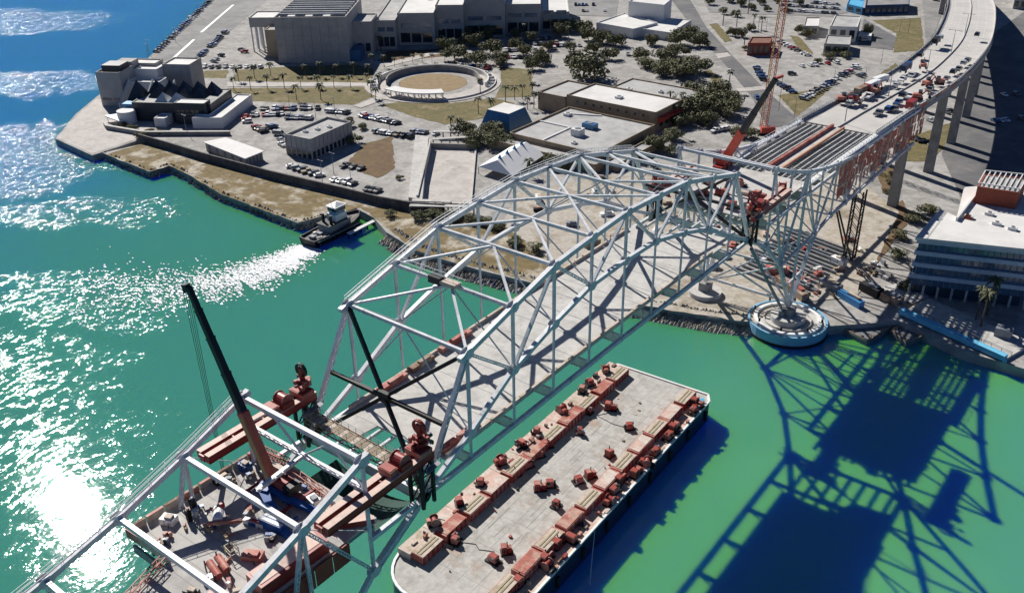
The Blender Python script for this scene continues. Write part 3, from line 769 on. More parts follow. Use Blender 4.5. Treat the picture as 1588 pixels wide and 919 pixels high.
# sloping white fin walls stepping down to the front
for u in (-21, -8.4, 3):
    for dv in (0,):
        q = [(u, 40.9), (u, 22)]
        a, b = F(u, 46), F(u + 1, 27)
        pts = [(*F(u, 41), Z), (*F(u, 41), 15.5), (*F(u, 28), 6.5), (*F(u, 28), Z)]
        p2 = [(*F(u + .7, 41), Z), (*F(u + .7, 41), 15.5), (*F(u + .7, 28), 6.5), (*F(u + .7, 28), Z)]
        m2 = MB(); m2.raw(pts + p2, [(0, 1, 2, 3), (7, 6, 5, 4), (1, 5, 6, 2), (0, 4, 5, 1), (2, 6, 7, 3)]); m2.build('fin_wall', wall_white, am)
block(am, rect(F, -6, 33, 14, 39), Z, 12, tile_and_shade, roof_grey, .3, 'wall')  # shade on the front is put into the dark wall colour
def pyramid(u, v, w, z0, h, m=tile_and_shade):
    b = rect(F, u - w / 2, u + w / 2, v - w / 2, v + w / 2); cx, cy = F(u, v)
    mb = MB(); mb.raw([(*q, z0) for q in b] + [(cx, cy, z0 + h)], [(0, 1, 4), (1, 2, 4), (2, 3, 4), (3, 0, 4)]); mb.build('pyramid_roof', m, am)
for k, u in enumerate((-2, 5.1, 12.2, 19.4, 26.5)): pyramid(u, 33, 7.0, 12.0, 5.6)
for k, u in enumerate((1.6, 8.7, 15.8, 22.9)): pyramid(u, 25.8, 7.0, 12.0, 4.4)
for u in (8.2, 15.0): pyramid(u, 18.4, 6.6, 12.0, 4.0, roof_white)  # sunlit pyramid faces painted in as white roof colour
pyramid(-7.9, 25.5, 9, 10, 9.5)
mb = MB(); mb.prism(rect(F, -12.4, -3.4, 21, 30), Z, 10); mb.build('wall', tile_and_shade, am)  # dark wall colour carries the shaded front here too
block(am, rect(F, 16.5, 31.5, 11, 17.8), Z, 13.2, tile_and_shade, roof_white, .2, 'wall')  # front box walls painted dark for their shade
windows(am, F(17, 11), F(31, 11), Z + 4.5, Z + 7.5, 6, 1, glass, .7)
block(am, [F(27, 5.5), F(41, 6.5), F(41, 44), F(33.1, 44), F(33.1, 10.9), F(27, 10.9)], Z, 8.2, wall_white, roof_white, .5, 'wall')
block(am, rect(F, 8, 13.5, 6, 13.9), Z, 7.2, wall_white, roof_white, .3, 'wall')
mb = MB(); cx, cy = F(-8, 11); mb.tube((cx, cy, Z), (cx, cy, 9), 4.2, None, 20); mb.build('round_stair', wall_white, am)
mb = MB(); mb.prism(rect(F, -12, -6, 15.5, 20.5), Z, 10.6); mb.build('skylight_box', steel_blue, am)
mb = MB(); mb.prism([F(-20, 12), F(-9, 5), F(-6, 9), F(-13, 17)], 5.2, 5.8, True, True); mb.build('canopy', white, am)
for u, v in ((-18.6, 12), (-9.5, 6.2), (-13.5, 15.6)):
    x, y = F(u, v); mb = MB(); mb.tube((x, y, Z), (x, y, 5.2), .2, None, 6); mb.build('canopy_post', white, am)
lw = thing('garden_wall', F(10, -3), 'low dark planted wall stepping along the front of the seaside museum', 'wall')
for a, b in ((F(-17, 6), F(-13, 1)), (F(-13, 1), F(9, -6)), (F(9, -6), F(48, -2))):
    mb = MB(); mb.beam((*a, Z + .9), (*b, Z + .9), 1.2, 1.8); mb.build('wall', concrete_dark, lw)
    mb = MB(); mb.beam((*a, Z + 1.86), (*b, Z + 1.86), 1.5, .12); mb.build('coping', concrete, lw)

# ---- arena and convention centre
o = (-339, 249); F = frame(o, 36)
ar = thing('arena', F(20, 24), 'huge windowless grey exhibition hall block with ribbed flat roof', 'hall')
block(ar, rect(F, 0.5, 41, 0, 52), Z, 28.5, wall_grey, roof_grey, 1.0)
for k in range(1, 8):
    x = 0.5 + 40.5 * k / 8
    a, b = F(x, -.06), F(x, -.02); mb = MB(); mb.beam((*F(x, -.05), Z), (*F(x, -.05), 28.4), .12, .1); mb.build('panel_joint', steel_grey, ar)
for k in range(4):
    z = Z + 5 * (k + 1); mb = MB(); mb.beam((*F(.6, -.03), z), (*F(40.9, -.03), z), .08, .1); mb.build('panel_joint', steel_grey, ar)
for k in range(7):
    v = 8 + k * 6.2; mb = MB(); mb.beam((*F(2, v), 28.4), (*F(39.6, v), 28.4), 1.4, 1.3); mb.build('roof_rib', roof_grey if k % 2 else steel_grey, ar)
for u in (10, 20, 30): mb = MB(); mb.prism(rect(F, u - 2, u + 2, 1.2, 4.4), 27.4, 28.9); mb.build('roof_hatch', roof_white, ar)
block(ar, rect(F, -21.6, -4.5, 26, 44), 17.5, 23, wall_grey, roof_white, .5, 'canopy')
for k in range(6):
    for v in (26.6, 35, 43.4):
        x, y = F(-21 + k * 3.2, v); mb = MB(); mb.tube((x, y, Z), (x, y, 17.5), .45, None, 8); mb.build('canopy_column', wall_white, ar)
block(ar, rect(F, -9, .45, 12, 25.9), Z, 19, mat('ochre_wall', (0.34, 0.28, 0.2), 0.85), roof_grey, .5)
block(ar, rect(F, 41.02, 52, 18, 40), Z, 22, wall_grey, roof_grey, .6)
block(ar, rect(F, 41.02, 47, 3, 17.9), Z, 9, steel_blue, steel_blue, .2)
windows(ar, F(42, 18), F(51.5, 18), Z + .5, Z + 8, 2, 1, glass, .6)
cv = thing('convention_centre', F(95, 70), 'long low grey convention hall running behind the trees', 'hall')
block(cv, rect(F, 52.1, 64, 30, 110), Z, 20, wall_grey, roof_grey, .7)
block(cv, rect(F, 64.05, 86, 40, 118), Z, 22, wall_grey, roof_white, .7)
block(cv, rect(F, 86.05, 103, 50, 122), Z, 24.5, wall_grey, roof_white, .7)
block(cv, rect(F, 103.05, 128, 58, 126), Z, 26.5, wall_grey, roof_white, .7)
block(cv, rect(F, 128.05, 150, 66, 128), Z, 21.5, wall_grey, roof_white, .7)
block(cv, rect(F, 150.05, 168, 74, 128), Z, 15, wall_grey, roof_white, .7)
for u0, u1, v in ((65, 85, 40), (87, 102, 50), (104, 127, 58), (129, 149, 66), (151, 167, 74), (53, 63.5, 30)):
    windows(cv, F(u0, v), F(u1, v), Z + 1, Z + 8, 3, 1, glass, .86, .08, .8)
    windows(cv, F(u0, v), F(u1, v), Z + 10, Z + 13.5, 2, 1, curtain, .8, .08, .7)

for k in range(9):
    u, v = rnd.uniform(66, 146), rnd.uniform(70, 112); zz = 26 if 103 < u < 128 else 22.5
    x, y = F(u, v); roof_unit(cv, (x, y, (19.3 if u < 64 else 21.3 if u < 86 else 23.8 if u < 103 else 25.8 if u < 128 else 20.8)), (rnd.uniform(2, 5), rnd.uniform(2, 4), rnd.uniform(1, 2.4)), .6, rnd.choice([wall_white, wall_grey, steel_grey]))
# ---- harbour office
hp = [(-216.1,150.5), (-202.2,152.2), (-205.6,179.2), (-219.4,177.4)]
hp = [hp[0], hp[1], hp[2], tuple(Vector(hp[0]) + Vector(hp[2]) - Vector(hp[1]))]
of = thing('harbour_office', hp[0], 'two-storey boxy office with flat grey roof beside the waterfront car park', 'office')
block(of, hp, Z, 12, wall_grey, roof_grey, .9)
for a, b, n in ((hp[0], hp[1], 5), (hp[1], hp[2], 10)):
    A_, B_ = Vector(a), Vector(b); dd = (B_ - A_).normalized(); nn = Vector((dd.y, -dd.x)); rz = math.atan2(dd.y, dd.x)
    for k in range(n):
        c = A_.lerp(B_, (k + .5) / n) + nn * .02; ln = (B_ - A_).length / n
        mb = MB(); mb.box((c.x, c.y, Z + 1.7), (ln * .62, .12, 3.0), rz); w = mb.build('window', glass, of)
        mb = MB(); mb.box((c.x, c.y, Z + 3.4), (ln * .8, .5, .25), rz); mb.build('lintel', wall_grey, w)
        c2 = A_.lerp(B_, k / n) + nn * .12
        mb = MB(); mb.box((c2.x, c2.y, Z + 4.3), (.5, .35, 8.6), rz); mb.build('pilaster', wall_grey, of)
for k in range(3): q = Vector(hp[0]).lerp(Vector(hp[2]), .3 + .18 * k); roof_unit(of, (q.x, q.y, 11.1), (2, 1.6, .8))
# ---- open shed by the flood wall
sp = [(-249.5,132.4), (-217.5,129.6), (-218.4,140.4), (-246.3,142.0)]
sh = thing('canopy_shed', sp[0], 'long flat white-roofed shed standing against the dark flood wall', 'shed')
mb = MB(); mb.prism(sp, 6.7, 7.0, True, True); mb.build('roof', roof_white, sh)
mb = MB(); c = Vector(sp[0]).lerp(Vector(sp[2]), .5); mb.prism([tuple(c + (Vector(q) - c) * .93) for q in sp], Z, 6.69, False); mb.build('wall', wall_grey, sh)
for i in (0, 1, 2):
    a, b = Vector(sp[i]), Vector(sp[(i + 1) % 4]); a = c + (a - c) * .93; b = c + (b - c) * .93
    for k in range(5): q = a.lerp(b, (k + .5) / 5); mb = MB(); mb.box((q.x, q.y, 4.6), (.9, .9, 2.6)); mb.build('door', steel_grey, sh)

flood_mat = mat('shade_toned_flood_wall', (0.085, 0.083, 0.085), .9, 0, .25, .5, col2=(0.13, 0.125, 0.12), thr=.55)  # concrete darkened so its colour holds the shade on the wall's channel side
# ---- flood wall
fw_ = thing('flood_wall', (-197.7,126.0), 'long dark concrete flood wall above the scrubby bank', 'wall')
fpts = [(-284.2,123.0), (-263.5,124.1), (-242.0,124.5), (-220.1,126.0), (-199.4,127.4), (-180.8,129.7), (-163.0,131.9), (-145.5,133.5), (-130.4,136.8), (-119.5,142.4)]
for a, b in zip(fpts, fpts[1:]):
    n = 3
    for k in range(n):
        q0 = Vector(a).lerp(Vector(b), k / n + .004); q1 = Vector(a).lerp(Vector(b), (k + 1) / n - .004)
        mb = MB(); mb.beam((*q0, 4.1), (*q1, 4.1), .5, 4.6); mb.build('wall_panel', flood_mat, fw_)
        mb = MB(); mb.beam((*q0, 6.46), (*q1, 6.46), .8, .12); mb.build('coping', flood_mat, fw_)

# ---- water garden
gc = Vector((-238, 268.5))
wg = thing('water_garden', (gc.x, gc.y, Z), 'round sunken amphitheatre garden with white terraces and dry lawn centre', 'amphitheatre')
def ringseg(par, r0, r1, z0, z1, a0, a1, m, name, n=48):
    mb = MB()
    for k in range(n):
        t0 = math.radians(a0 + (a1 - a0) * k / n); t1 = math.radians(a0 + (a1 - a0) * (k + 1) / n)
        q = [(gc.x + r * math.cos(t), gc.y + r * math.sin(t), z) for t in (t0, t1) for r, z in ((r0, z1), (r1, z1), (r1, z0), (r0, z0))]
        mb.raw(q, [(4, 5, 1, 0), (5, 6, 2, 1), (6, 7, 3, 2), (7, 4, 0, 3)])
        if (a1 - a0) < 360 and k in (0, n - 1): mb.raw(q[:4] if k == 0 else q[4:], [(0, 1, 2, 3)])
    return mb.build(name, m, par)
ringseg(wg, 24, 36, Z, Z + .3, 0, 360, plaza_mat, 'outer_terrace')
ringseg(wg, 18.2, 24, Z, Z + .16, 0, 360, ground_mat, 'inner_path')
mb = MB(); mb.face([(gc.x + 18 * math.cos(2 * math.pi * k / 48), gc.y + 18 * math.sin(2 * math.pi * k / 48), Z + .2) for k in range(48)]); mb.build('lawn_disc', mat('dry_disc_lawn', (0.26, 0.19, 0.105), 0.95, 0, 0.2, 0.3), wg)
ringseg(wg, 24.0, 24.7, Z + .16, Z + 3.4, 30, 225, concrete_dark, 'retaining_wall')
ringseg(wg, 29, 29.6, Z + .3, Z + 2.6, 20, 235, wall_white, 'cascade_wall')
ringseg(wg, 33, 33.4, Z + .3, Z + 1.1, -40, 240, wall_white, 'rim_wall')
ringseg(wg, 25, 32, Z + 3.4, Z + 3.9, 262, 322, wall_white, 'pergola_roof')
for k in range(10):
    t = math.radians(263 + 58 * k / 9)
    for r in (25.6, 31.4):
        x, y = gc.x + r * math.cos(t), gc.y + r * math.sin(t); mb = MB(); mb.tube((x, y, Z + .3), (x, y, Z + 3.4), .3, None, 6); mb.build('pergola_post', wall_white, wg)
for k in range(22):
    t = math.radians(20 + 215 * k / 21); mb = MB()
    a = (gc.x + 29.7 * math.cos(t), gc.y + 29.7 * math.sin(t)); b = (gc.x + 33 * math.cos(t), gc.y + 33 * math.sin(t))
    mb.beam((*a, Z + .8), (*b, Z + .8), .5, 1.0); mb.build('planter', wall_white, wg)
sheet('promenade', [(-330.0,206.6), (-264.6,250.3), (-260.3,246.0), (-323.2,200.9)], plaza_mat)
sheet('promenade', [(-288.3,280.2), (-281.4,324.2), (-276.1,320.4), (-281.4,278.3)], plaza_mat)
sheet('promenade', [(-243.0,215.3), (-244.7,236.9), (-238.3,233.1), (-237.6,215.3)], plaza_mat)

# ---- science museum: two big flat tan wings and the blue truncated pyramid
sm = thing('science_museum', (-122, 238, Z), 'sprawling tan brick museum with grey flat roofs and rooftop machines', 'museum')
block(sm, rect(frame((0, 0), 0), -145, -99, 214, 259.6), Z, 9, tan, roof_grey, .7)
block(sm, rect(frame((0, 0), 0), -151, -96, 207, 213.9), Z, 7, tan, roof_grey, .5)
block(sm, rect(frame((0, 0), 0), -95.9, -90, 214, 252), Z, 6.4, tan, roof_grey, .5)
block(sm, rect(frame((0, 0), 0), -150, -102, 265, 289), Z, 12.5, tan, roof_white, .6)
block(sm, rect(frame((0, 0), 0), -166, -150.1, 264, 289), Z, 11.5, tan, roof_grey, .6)
block(sm, rect(frame((0, 0), 0), -146, -96, 289.1, 318), Z, 9, tan, roof_grey, .5)
windows(sm, (-146, 265), (-106, 265), Z + 6, Z + 8, 9, 1, glass, .25)
windows(sm, (-102, 268), (-102, 287), Z + 1, Z + 6, 4, 1, glass, .6)
mb = MB(); mb.beam((-100.6, 267, 9.6), (-100.6, 287, 8.6), 3.0, .4); mb.build('awning', red_crane, sm)
mb = MB(); mb.box((-101.7, 277, 8.4), (.5, 20, 3.0)); mb.build('sign_band', red_crane, sm)
for x, y, s in ((-121, 241, (6, 4, 2.2)), (-120, 230, (4.4, 4.4, 3)), (-139, 250, (3, 3, 1.2)), (-104, 300, (6, 4, 2.6)), (-122, 305, (2, 2, 1)), (-128, 276, (3, 3, 1)), (-115, 220, (2, 2, .8)), (-137, 300, (3, 2, 1))):
    zz = 8.3 if y < 262 else (11.9 if y < 289 else 8.5)
    roof_unit(sm, (x, y, zz), s, 0, steel_blue if s[0] == 6 and y < 260 else wall_white)
for a, b in (((-145, 236), (-128, 236)), ((-128, 236), (-128, 214.5)), ((-140, 252), (-126, 258))): mb = MB(); mb.beam((*a, 8.55), (*b, 8.55), .8, .5); mb.build('duct', wall_white, sm)
py = thing('pyramid_pavilion', (-163, 236, Z), 'small blue metal pavilion with sloping walls and white flat top', 'pavilion')
mb = MB(); mb.prism([(-172, 227), (-154.5, 227), (-155, 245), (-172.5, 245)], Z, 11, False, False, 0.30); mb.build('sloped_wall', steel_blue, py)
mb = MB(); mb.face([(-169.4, 229.6, 11.02), (-157.2, 229.7, 11.02), (-157.5, 242.3, 11.02), (-169.8, 242.3, 11.02)]); mb.build('roof', roof_white, py)
# ---- marquee
tp = [(-134.6,180.4), (-116.9,180.0), (-121.1,207.5), (-137.0,213.9)]
tn = thing('marquee_tent', tp[0], 'white peaked marquee tent with blue pennants on its ridge', 'tent')
A, B, C_, D = [Vector((q[0], q[1], 6.0)) for q in tp]; D = A + C_ - B
r0 = (A + B) / 2 + Vector((0, 0, 4.2)) + (D - A) * .06; r1 = (C_ + D) / 2 + Vector((0, 0, 4.2)) - (D - A) * .06
mb = MB(); mb.raw([A, B, C_, D, r0, r1], [(0, 1, 4), (1, 2, 5, 4), (2, 3, 5), (3, 0, 4, 5)]); mb.build('canvas', mat('tent_canvas', (0.8, 0.8, 0.79), 0.6, 0, 0.03, 0.3), tn)
for q in (A, B, C_, D, (A + D) / 2, (B + C_) / 2):
    mb = MB(); mb.tube((q.x, q.y, Z), (q.x, q.y, 6.0), .14, None, 6); mb.build('tent_pole', steel_grey, tn)
for k in range(4):
    q = r0.lerp(r1, (k + .4) / 4); mb = MB(); mb.raw([q + Vector((-1.0, -.6, -.2)), q + Vector((1.0, -.3, -.2)), q + Vector((0, 0, 1.8)), q + Vector((.1, .8, -.2))], [(0, 1, 2), (1, 3, 2), (3, 0, 2)]); mb.build('pennant', mat('pennant_blue', (0.04, 0.22, 0.42), 0.6), tn)
# ---- dry dock display basin
bs = thing('display_basin', (-145.4,172.1), 'empty rectangular concrete display basin with ramps and rail walls', 'basin')
bp = [(-132.6,142.0), (-115.6,152.6), (-153.8,201.9), (-170.8,191.8)]
mb = MB(); mb.face([(*q, Z + .15) for q in (bp if True else 0)]); mb.build('basin_floor', plaza_mat, bs)
for a, b, h, m in ((bp[0], bp[1], 1.2, concrete), (bp[1], bp[2], 1.0, concrete), (bp[2], bp[3], 2.4, concrete_dark), ((-170.8,191.8), (-132.6,142.0), 4.0, concrete)):
    mb = MB(); mb.beam((*a, Z + h / 2), (*b, Z + h / 2), .7, h); mb.build('basin_wall', m, bs)
a, b = Vector((-181.9,194.3)), Vector((-135.3,140.0))
mb = MB(); mb.prism([tuple(a), tuple(a + Vector((6, 2))), tuple(b + Vector((6, 1))), tuple(b)], Z, Z + 3.2); mb.build('ramp', concrete, bs)
for a, b in (((-172.1,195.0), (-159.5,208.0)), ((-178.1,203.3), (-164.4,213.0)), ((-129.9,134.9), (-110.0,147.7)), ((-132.5,139.0), (-119.9,146.5))):
    mb = MB(); mb.beam((*a, Z + 3.0), (*b, Z + 3.0), 2.0, .35); mb.build('gangway', concrete, bs)
    for k in range(6): q = Vector(a).lerp(Vector(b), k / 5); mb = MB(); mb.box((q.x, q.y, Z + 1.45), (.4, .4, 2.7)); mb.build('gangway_post', steel_grey, bs)

# ---- playhouse
ph = thing('playhouse', (-213.3,437.2), 'white windowless theatre with taller white fly tower', 'theatre')
q = [(-230.7,414.7), (-202.4,412.3), (-198.9,436.0), (-231.2,448.7)]
block(ph, q, Z, 9, wall_white, roof_white, .6)
block(ph, [(-205.5,420.0), (-180.7,420.2), (-187.1,458.3), (-206.7,454.1)], Z, 8, wall_white, roof_white, .4)
block(ph, [(-224.8,443.1), (-200.1,445.0), (-205.9,465.5), (-230.5,464.6)], Z, 18, wall_white, roof_white, .6)
# ---- small buildings right of the avenue
def simple(name, label, cat, pts, h, wm, rm, cols=3):
    t = thing(name, pts[0], label, cat); block(t, pts, Z, Z + h, wm, rm, .5)
    windows(t, pts[0], pts[1], Z + .5, Z + h - .6, cols, 1, glass, .6); return t
simple('brick_building', 'small red brick building beside the avenue palms', 'building', [(-128.0,414.5), (-117.8,421.5), (-122.7,436.2), (-132.6,429.5)], 7, brick_red, mat('brown_roof', (0.2, 0.1, 0.07), 0.9), 4)
simple('warehouse', 'white and grey warehouse behind the lot right of the lattice crane', 'warehouse', [(-102.8,472.7), (-88.4,478.5), (-97.0,509.1), (-111.4,503.7)], 9, wall_white, roof_grey, 3)
simple('warehouse', 'low tan-roofed workshop at the bend of the side street', 'workshop', [(-93.7,441.5), (-80.7,446.8), (-87.6,467.6), (-100.4,462.7)], 6, wall_grey, roof_grey, 3)
simple('warehouse', 'small pale shed with dark doors left of the workshop', 'shed', [(-120.5,476.6), (-112.8,481.8), (-121.4,505.6), (-128.8,500.7)], 6, wall_grey, roof_white, 2)
simple('market_hall', 'long dark blue low building at the far top right', 'building', [(-110.5,556.6), (-88.0,576.4), (-96.5,603.5), (-119.8,585.5)], 6, mat('navy_wall', (0.02, 0.06, 0.16), .6), asphalt_old, 8)
simple('market_hall', 'small bright blue awning stall beside the navy building', 'stall', [(-124.0,559.8), (-111.2,553.7), (-119.0,578.2), (-130.1,581.3)], 5, mat('sky_wall', (0.06, 0.3, 0.55), .6), mat('sky_roof', (0.1, 0.42, 0.66), .6), 2)
simple('guard_house', 'tiny white kiosk on the open lot left of the viaduct', 'kiosk', [(-89.4,485.7), (-82.0,486.8), (-85.8,500.1), (-92.2,497.8)], 3, wall_white, roof_white, 2)
simple('office_building', 'dark-windowed low building at the top right edge behind viaduct', 'building', [(-35.1,629.0), (-23.6,631.6), (-28.8,664.2), (-40.4,656.5)], 7, wall_grey, roof_grey, 3)

# ---- glass waterfront office
go = thing('waterfront_office', (53.4,178.5), 'glass-fronted waterfront office with overhanging white roof and brick penthouse', 'office')
rp = [(35.8,175.1), (67.8,187.0), (59.7,247.4), (36.5,223.8), (41.3,197.5), (35.5,200.7)]
cen = Vector((sum(q[0] for q in rp) / 6, sum(q[1] for q in rp) / 6))
body = [tuple(cen + (Vector(q) - cen) * .93) for q in rp]
mb = MB(); mb.prism(rp, 22.2, 23, True, True); mb.build('roof', roof_white, go)
for lv in range(4):
    z0 = 7 + lv * 3.8
    mb = MB(); mb.prism(body, z0, z0 + 2.5, True, True); mb.build('glazing', curtain, go)
    mb = MB(); mb.prism([tuple(cen + (Vector(q) - cen) * .97) for q in rp], z0 + 2.5, z0 + 3.8 if lv < 3 else 22.2, True, True); mb.build('floor_band', bronze, go)
    a, b = Vector(body[0]), Vector(body[1])
    for k in range(19):
        q = a.lerp(b, (k + .5) / 19); mb = MB(); mb.box((q.x, q.y - .12, z0 + 1.25), (.18, .3, 2.5)); mb.build('mullion', steel_grey, go)
mb = MB(); mb.prism([tuple(cen + (Vector(q) - cen) * .86) for q in rp], Z, 7, False); mb.build('ground_floor', mat('dark_glass_base', (0.05, 0.07, 0.1), 0.2), go)  # ground floor in one dark blue-grey colour
a, b = Vector(body[0]), Vector(body[1])
for k in range(9): q = a.lerp(b, k / 8); mb = MB(); mb.tube((q.x, q.y, Z), (q.x, q.y, 7), .35, None, 8); mb.build('column', concrete, go)
bpth = [(42.5,211.7), (54.1,213.7), (53.4,228.1), (41.5,224.3)]
block(go, bpth, 23.01, 28.5, brick_red, roof_grey, .2, 'penthouse')
mb = MB()
A, B = Vector(bpth[0]), Vector(bpth[1]); Cc, Dd = Vector(bpth[2]), Vector(bpth[3])
for k in range(9):
    q, w = A.lerp(B, k / 8), Dd.lerp(Cc, k / 8); mb.beam((*q, 29.6), (*w, 29.6), .3, .3); mb.beam((*q, 28.5), (*q, 29.6), .2, .2); mb.beam((*w, 28.5), (*w, 29.6), .2, .2)
for a, b in ((A, B), (Dd, Cc)): mb.beam((*a, 29.8), (*b, 29.8), .3, .25)
mb.build('roof_frame', wall_white, go)
mb = MB(); a, b = (42.1,194.0), (41.6,216.2); mb.beam((*a, 23.6), (*b, 23.6), .6, 1.2); mb.build('parapet', wall_white, go)
for x, y in ((44.4,198.5), (48.8,204.7), (52.4,198.3), (57.1,197.1)): roof_unit(go, (x, y, 23), (2.4, 1.6, .9))
mb = MB(); x, y = (44.8,197.0); mb.raw([(x - 1.6, y, 23.02), (x + 1.6, y, 23.02), (x - 1, y + 1, 25), (x - 1.2, y + 2, 23.02)], [(0, 1, 2), (1, 3, 2), (3, 0, 2)]); mb.build('roof_vent', brick_red, go)
# ---- quay with light blue edge beam in front of it
qy = thing('quay', (59.7,154.2), 'waterfront quay walk with light blue edge beam on stub posts', 'quay')
cy = mat('quay_blue_paint', (0.16, 0.50, 0.72), 0.5, 0, 0.05, 0.4)
qp = [(38.4,164.1), (69.1,154.6)]
A, B = Vector(qp[0]), Vector(qp[1])
mb = MB(); mb.beam((*A, 4.3), (*B, 4.3), 1.9, 1.5); mb.build('edge_beam', cy, qy)
for k in range(4):
    q = A.lerp(B, k / 3); mb = MB(); mb.box((q.x, q.y, 1.9), (.9, .9, 4.4)); mb.build('edge_post', cy, qy)
d = (B - A).normalized(); n = Vector((-d.y, d.x))
mb = MB(); mb.prism([tuple(A + n * .6), tuple(B + n * .6), tuple(B + n * 14), tuple(A + n * 14)], 2.9, 3.9, True, True); mb.build('walk_slab', concrete, qy)
mb = MB(); mb.prism([tuple(A + n * 1.2), tuple(B + n * 1.2 + d * 30), tuple(B + n * 10 + d * 30), tuple(A + n * 10)], -4, 2.88); mb.build('quay_wall', concrete_dark, qy)
for k in range(12):
    q = A.lerp(B, k / 11) + n * 3; mb = MB(); mb.box((q.x, q.y, 4.4), (.12, .12, 1.0)); mb.build('rail_post', steel_grey, qy)
mb = MB(); mb.beam((*(A + n * 3), 4.95), (*(B + n * 3), 4.95), .1, .1); mb.beam((*(A + n * 3), 4.5), (*(B + n * 3), 4.5), .08, .08); mb.build('rail', steel_grey, qy)
mb = MB(); x, y = (65.6,167.0); mb.box((x, y, 5.2), (4.2, 3, 2.6)); t = tag(mb.build('kiosk', steel_grey, None, (x, y, 3.9)), 'small dark kiosk on the sunlit end of the quay', 'kiosk')
# dock pontoons moored in the shadow beside the round pier
def pontoon(pts, h, label, m=None):
    mb = MB(); mb.prism(pts, -.6, h, True, True); t = thing('pontoon', (*pts[0], 0), label, 'pontoon')
    mb.build('hull', m or mat('pontoon_deck', (0.16, 0.17, 0.18), 0.8, 0, .3, .6), t)
    c = Vector((sum(q[0] for q in pts) / len(pts), sum(q[1] for q in pts) / len(pts)))
    for i in range(len(pts)):
        a, b = Vector(pts[i]), Vector(pts[(i + 1) % len(pts)])
        mb = MB(); mb.beam((*(c + (a - c) * .96), h + .2), (*(c + (b - c) * .96), h + .2), .35, .4); mb.build('rubbing_kerb', wood, t)
        for k in range(3):
            q = (c + (a.lerp(b, (k + .5) / 3) - c) * .9); mb = MB(); mb.box((q.x, q.y, h + .3), (.7, .7, .6)); mb.build('bollard', rust, t)
    return t
pontoon([(24.8,149.4), (35.4,146.0), (39.3,162.3), (29.5,165.6)], 1.4, 'grey work pontoon moored in shadow beside the round pier')
pontoon([(38.4,156.1), (44.4,151.6), (49.5,164.2), (43.0,167.8)], 1.4, 'smaller grey pontoon moored under the quay edge beam')
# boardwalk blue-grey deck
mb = MB(); mb.prism([(26.7,171.7), (38.2,167.1), (41.9,179.7), (32.7,184.5)], 3.02, 3.6); bw = mb.build('dock_apron', concrete, None); bw['kind'] = 'structure'

# ------------------------------------------------------------------ trees, palms, rocks
leaf = [mat('oak_leaf', (0.115, 0.12, 0.055), 0.8, 0, .35, .8), mat('oak_leaf_light', (0.17, 0.17, 0.085), 0.8, 0, .3, .8), mat('oak_leaf_dry', (0.19, 0.165, 0.09), 0.85, 0, .3, .8)]
bark = mat('bark', (0.11, 0.08, 0.055), 0.95, 0, .3, 2)
frond = mat('palm_frond', (0.075, 0.085, 0.035), 0.7, 0, .3, 1)
def crown_mesh(seed, n, mats):
    r = random.Random(seed); mb = MB()
    lobes = [(r.uniform(-.55, .55), r.uniform(-.55, .55), r.uniform(.2, .72), r.uniform(.28, .5)) for _ in range(13)]
    for _ in range(n):
        lx, ly, lz, lr = r.choice(lobes)
        u, t = r.uniform(-1, 1), r.uniform(0, 6.283); k = r.uniform(.72, 1.05)
        c = Vector((lx + lr * k * math.sqrt(1 - u * u) * math.cos(t), ly + lr * k * math.sqrt(1 - u * u) * math.sin(t), lz + lr * .72 * k * u))
        if c.z < .02: c.z = r.uniform(.0, .12)
        s = r.uniform(.035, .085)
        nrm_ = (Vector((c.x - lx, c.y - ly, (c.z - lz) * 1.4)).normalized() * .9 + Vector((r.uniform(-1, 1), r.uniform(-1, 1), r.uniform(-.3, 1.2)))).normalized()
        a = nrm_.orthogonal().normalized(); b = nrm_.cross(a); q = r.uniform(0, 3.14); a, b = a * math.cos(q) + b * math.sin(q), b * math.cos(q) - a * math.sin(q)
        mb.cur = 0 if r.random() < .6 else (1 if r.random() < .75 else 2)
        mb.face([c + a * s, c + b * s * .7, c - a * s, c - b * s * .7 + nrm_ * s * .3])
    o = mb.build('crown', mats); COL.objects.unlink(o); return o.data
CROWN = [crown_mesh(i, 1900, leaf) for i in range(5)]
def trunk_mesh():
    mb = MB(); mb.tube((0, 0, 0), (0.02, 0, .34), .05, .034, 7)
    for k in range(5):
        a = k * 1.256; mb.tube((0.02, 0, .3), (.36 * math.cos(a), .36 * math.sin(a), .62), .026, .012, 5)
    o = mb.build('trunk', bark); COL.objects.unlink(o); return o.data
TRUNK = trunk_mesh()
def tree(x, y, r, h, z=LAND, label='', group=None, name='oak_tree'):
    t = thing(name, (x, y, z), label, 'tree', group)
    for nm, me in (('trunk', TRUNK), ('crown', rnd.choice(CROWN))):
        c = bpy.data.objects.new(nm, me); COL.objects.link(c); c.parent = t
        c.scale = (r, r * rnd.uniform(.9, 1.1), h); c.rotation_euler = (0, 0, rnd.uniform(0, 6.28))
        if nm == 'crown': c.location = (0, 0, h * .12)
        else: c.scale = (r * .9, r * .9, h)
    return t
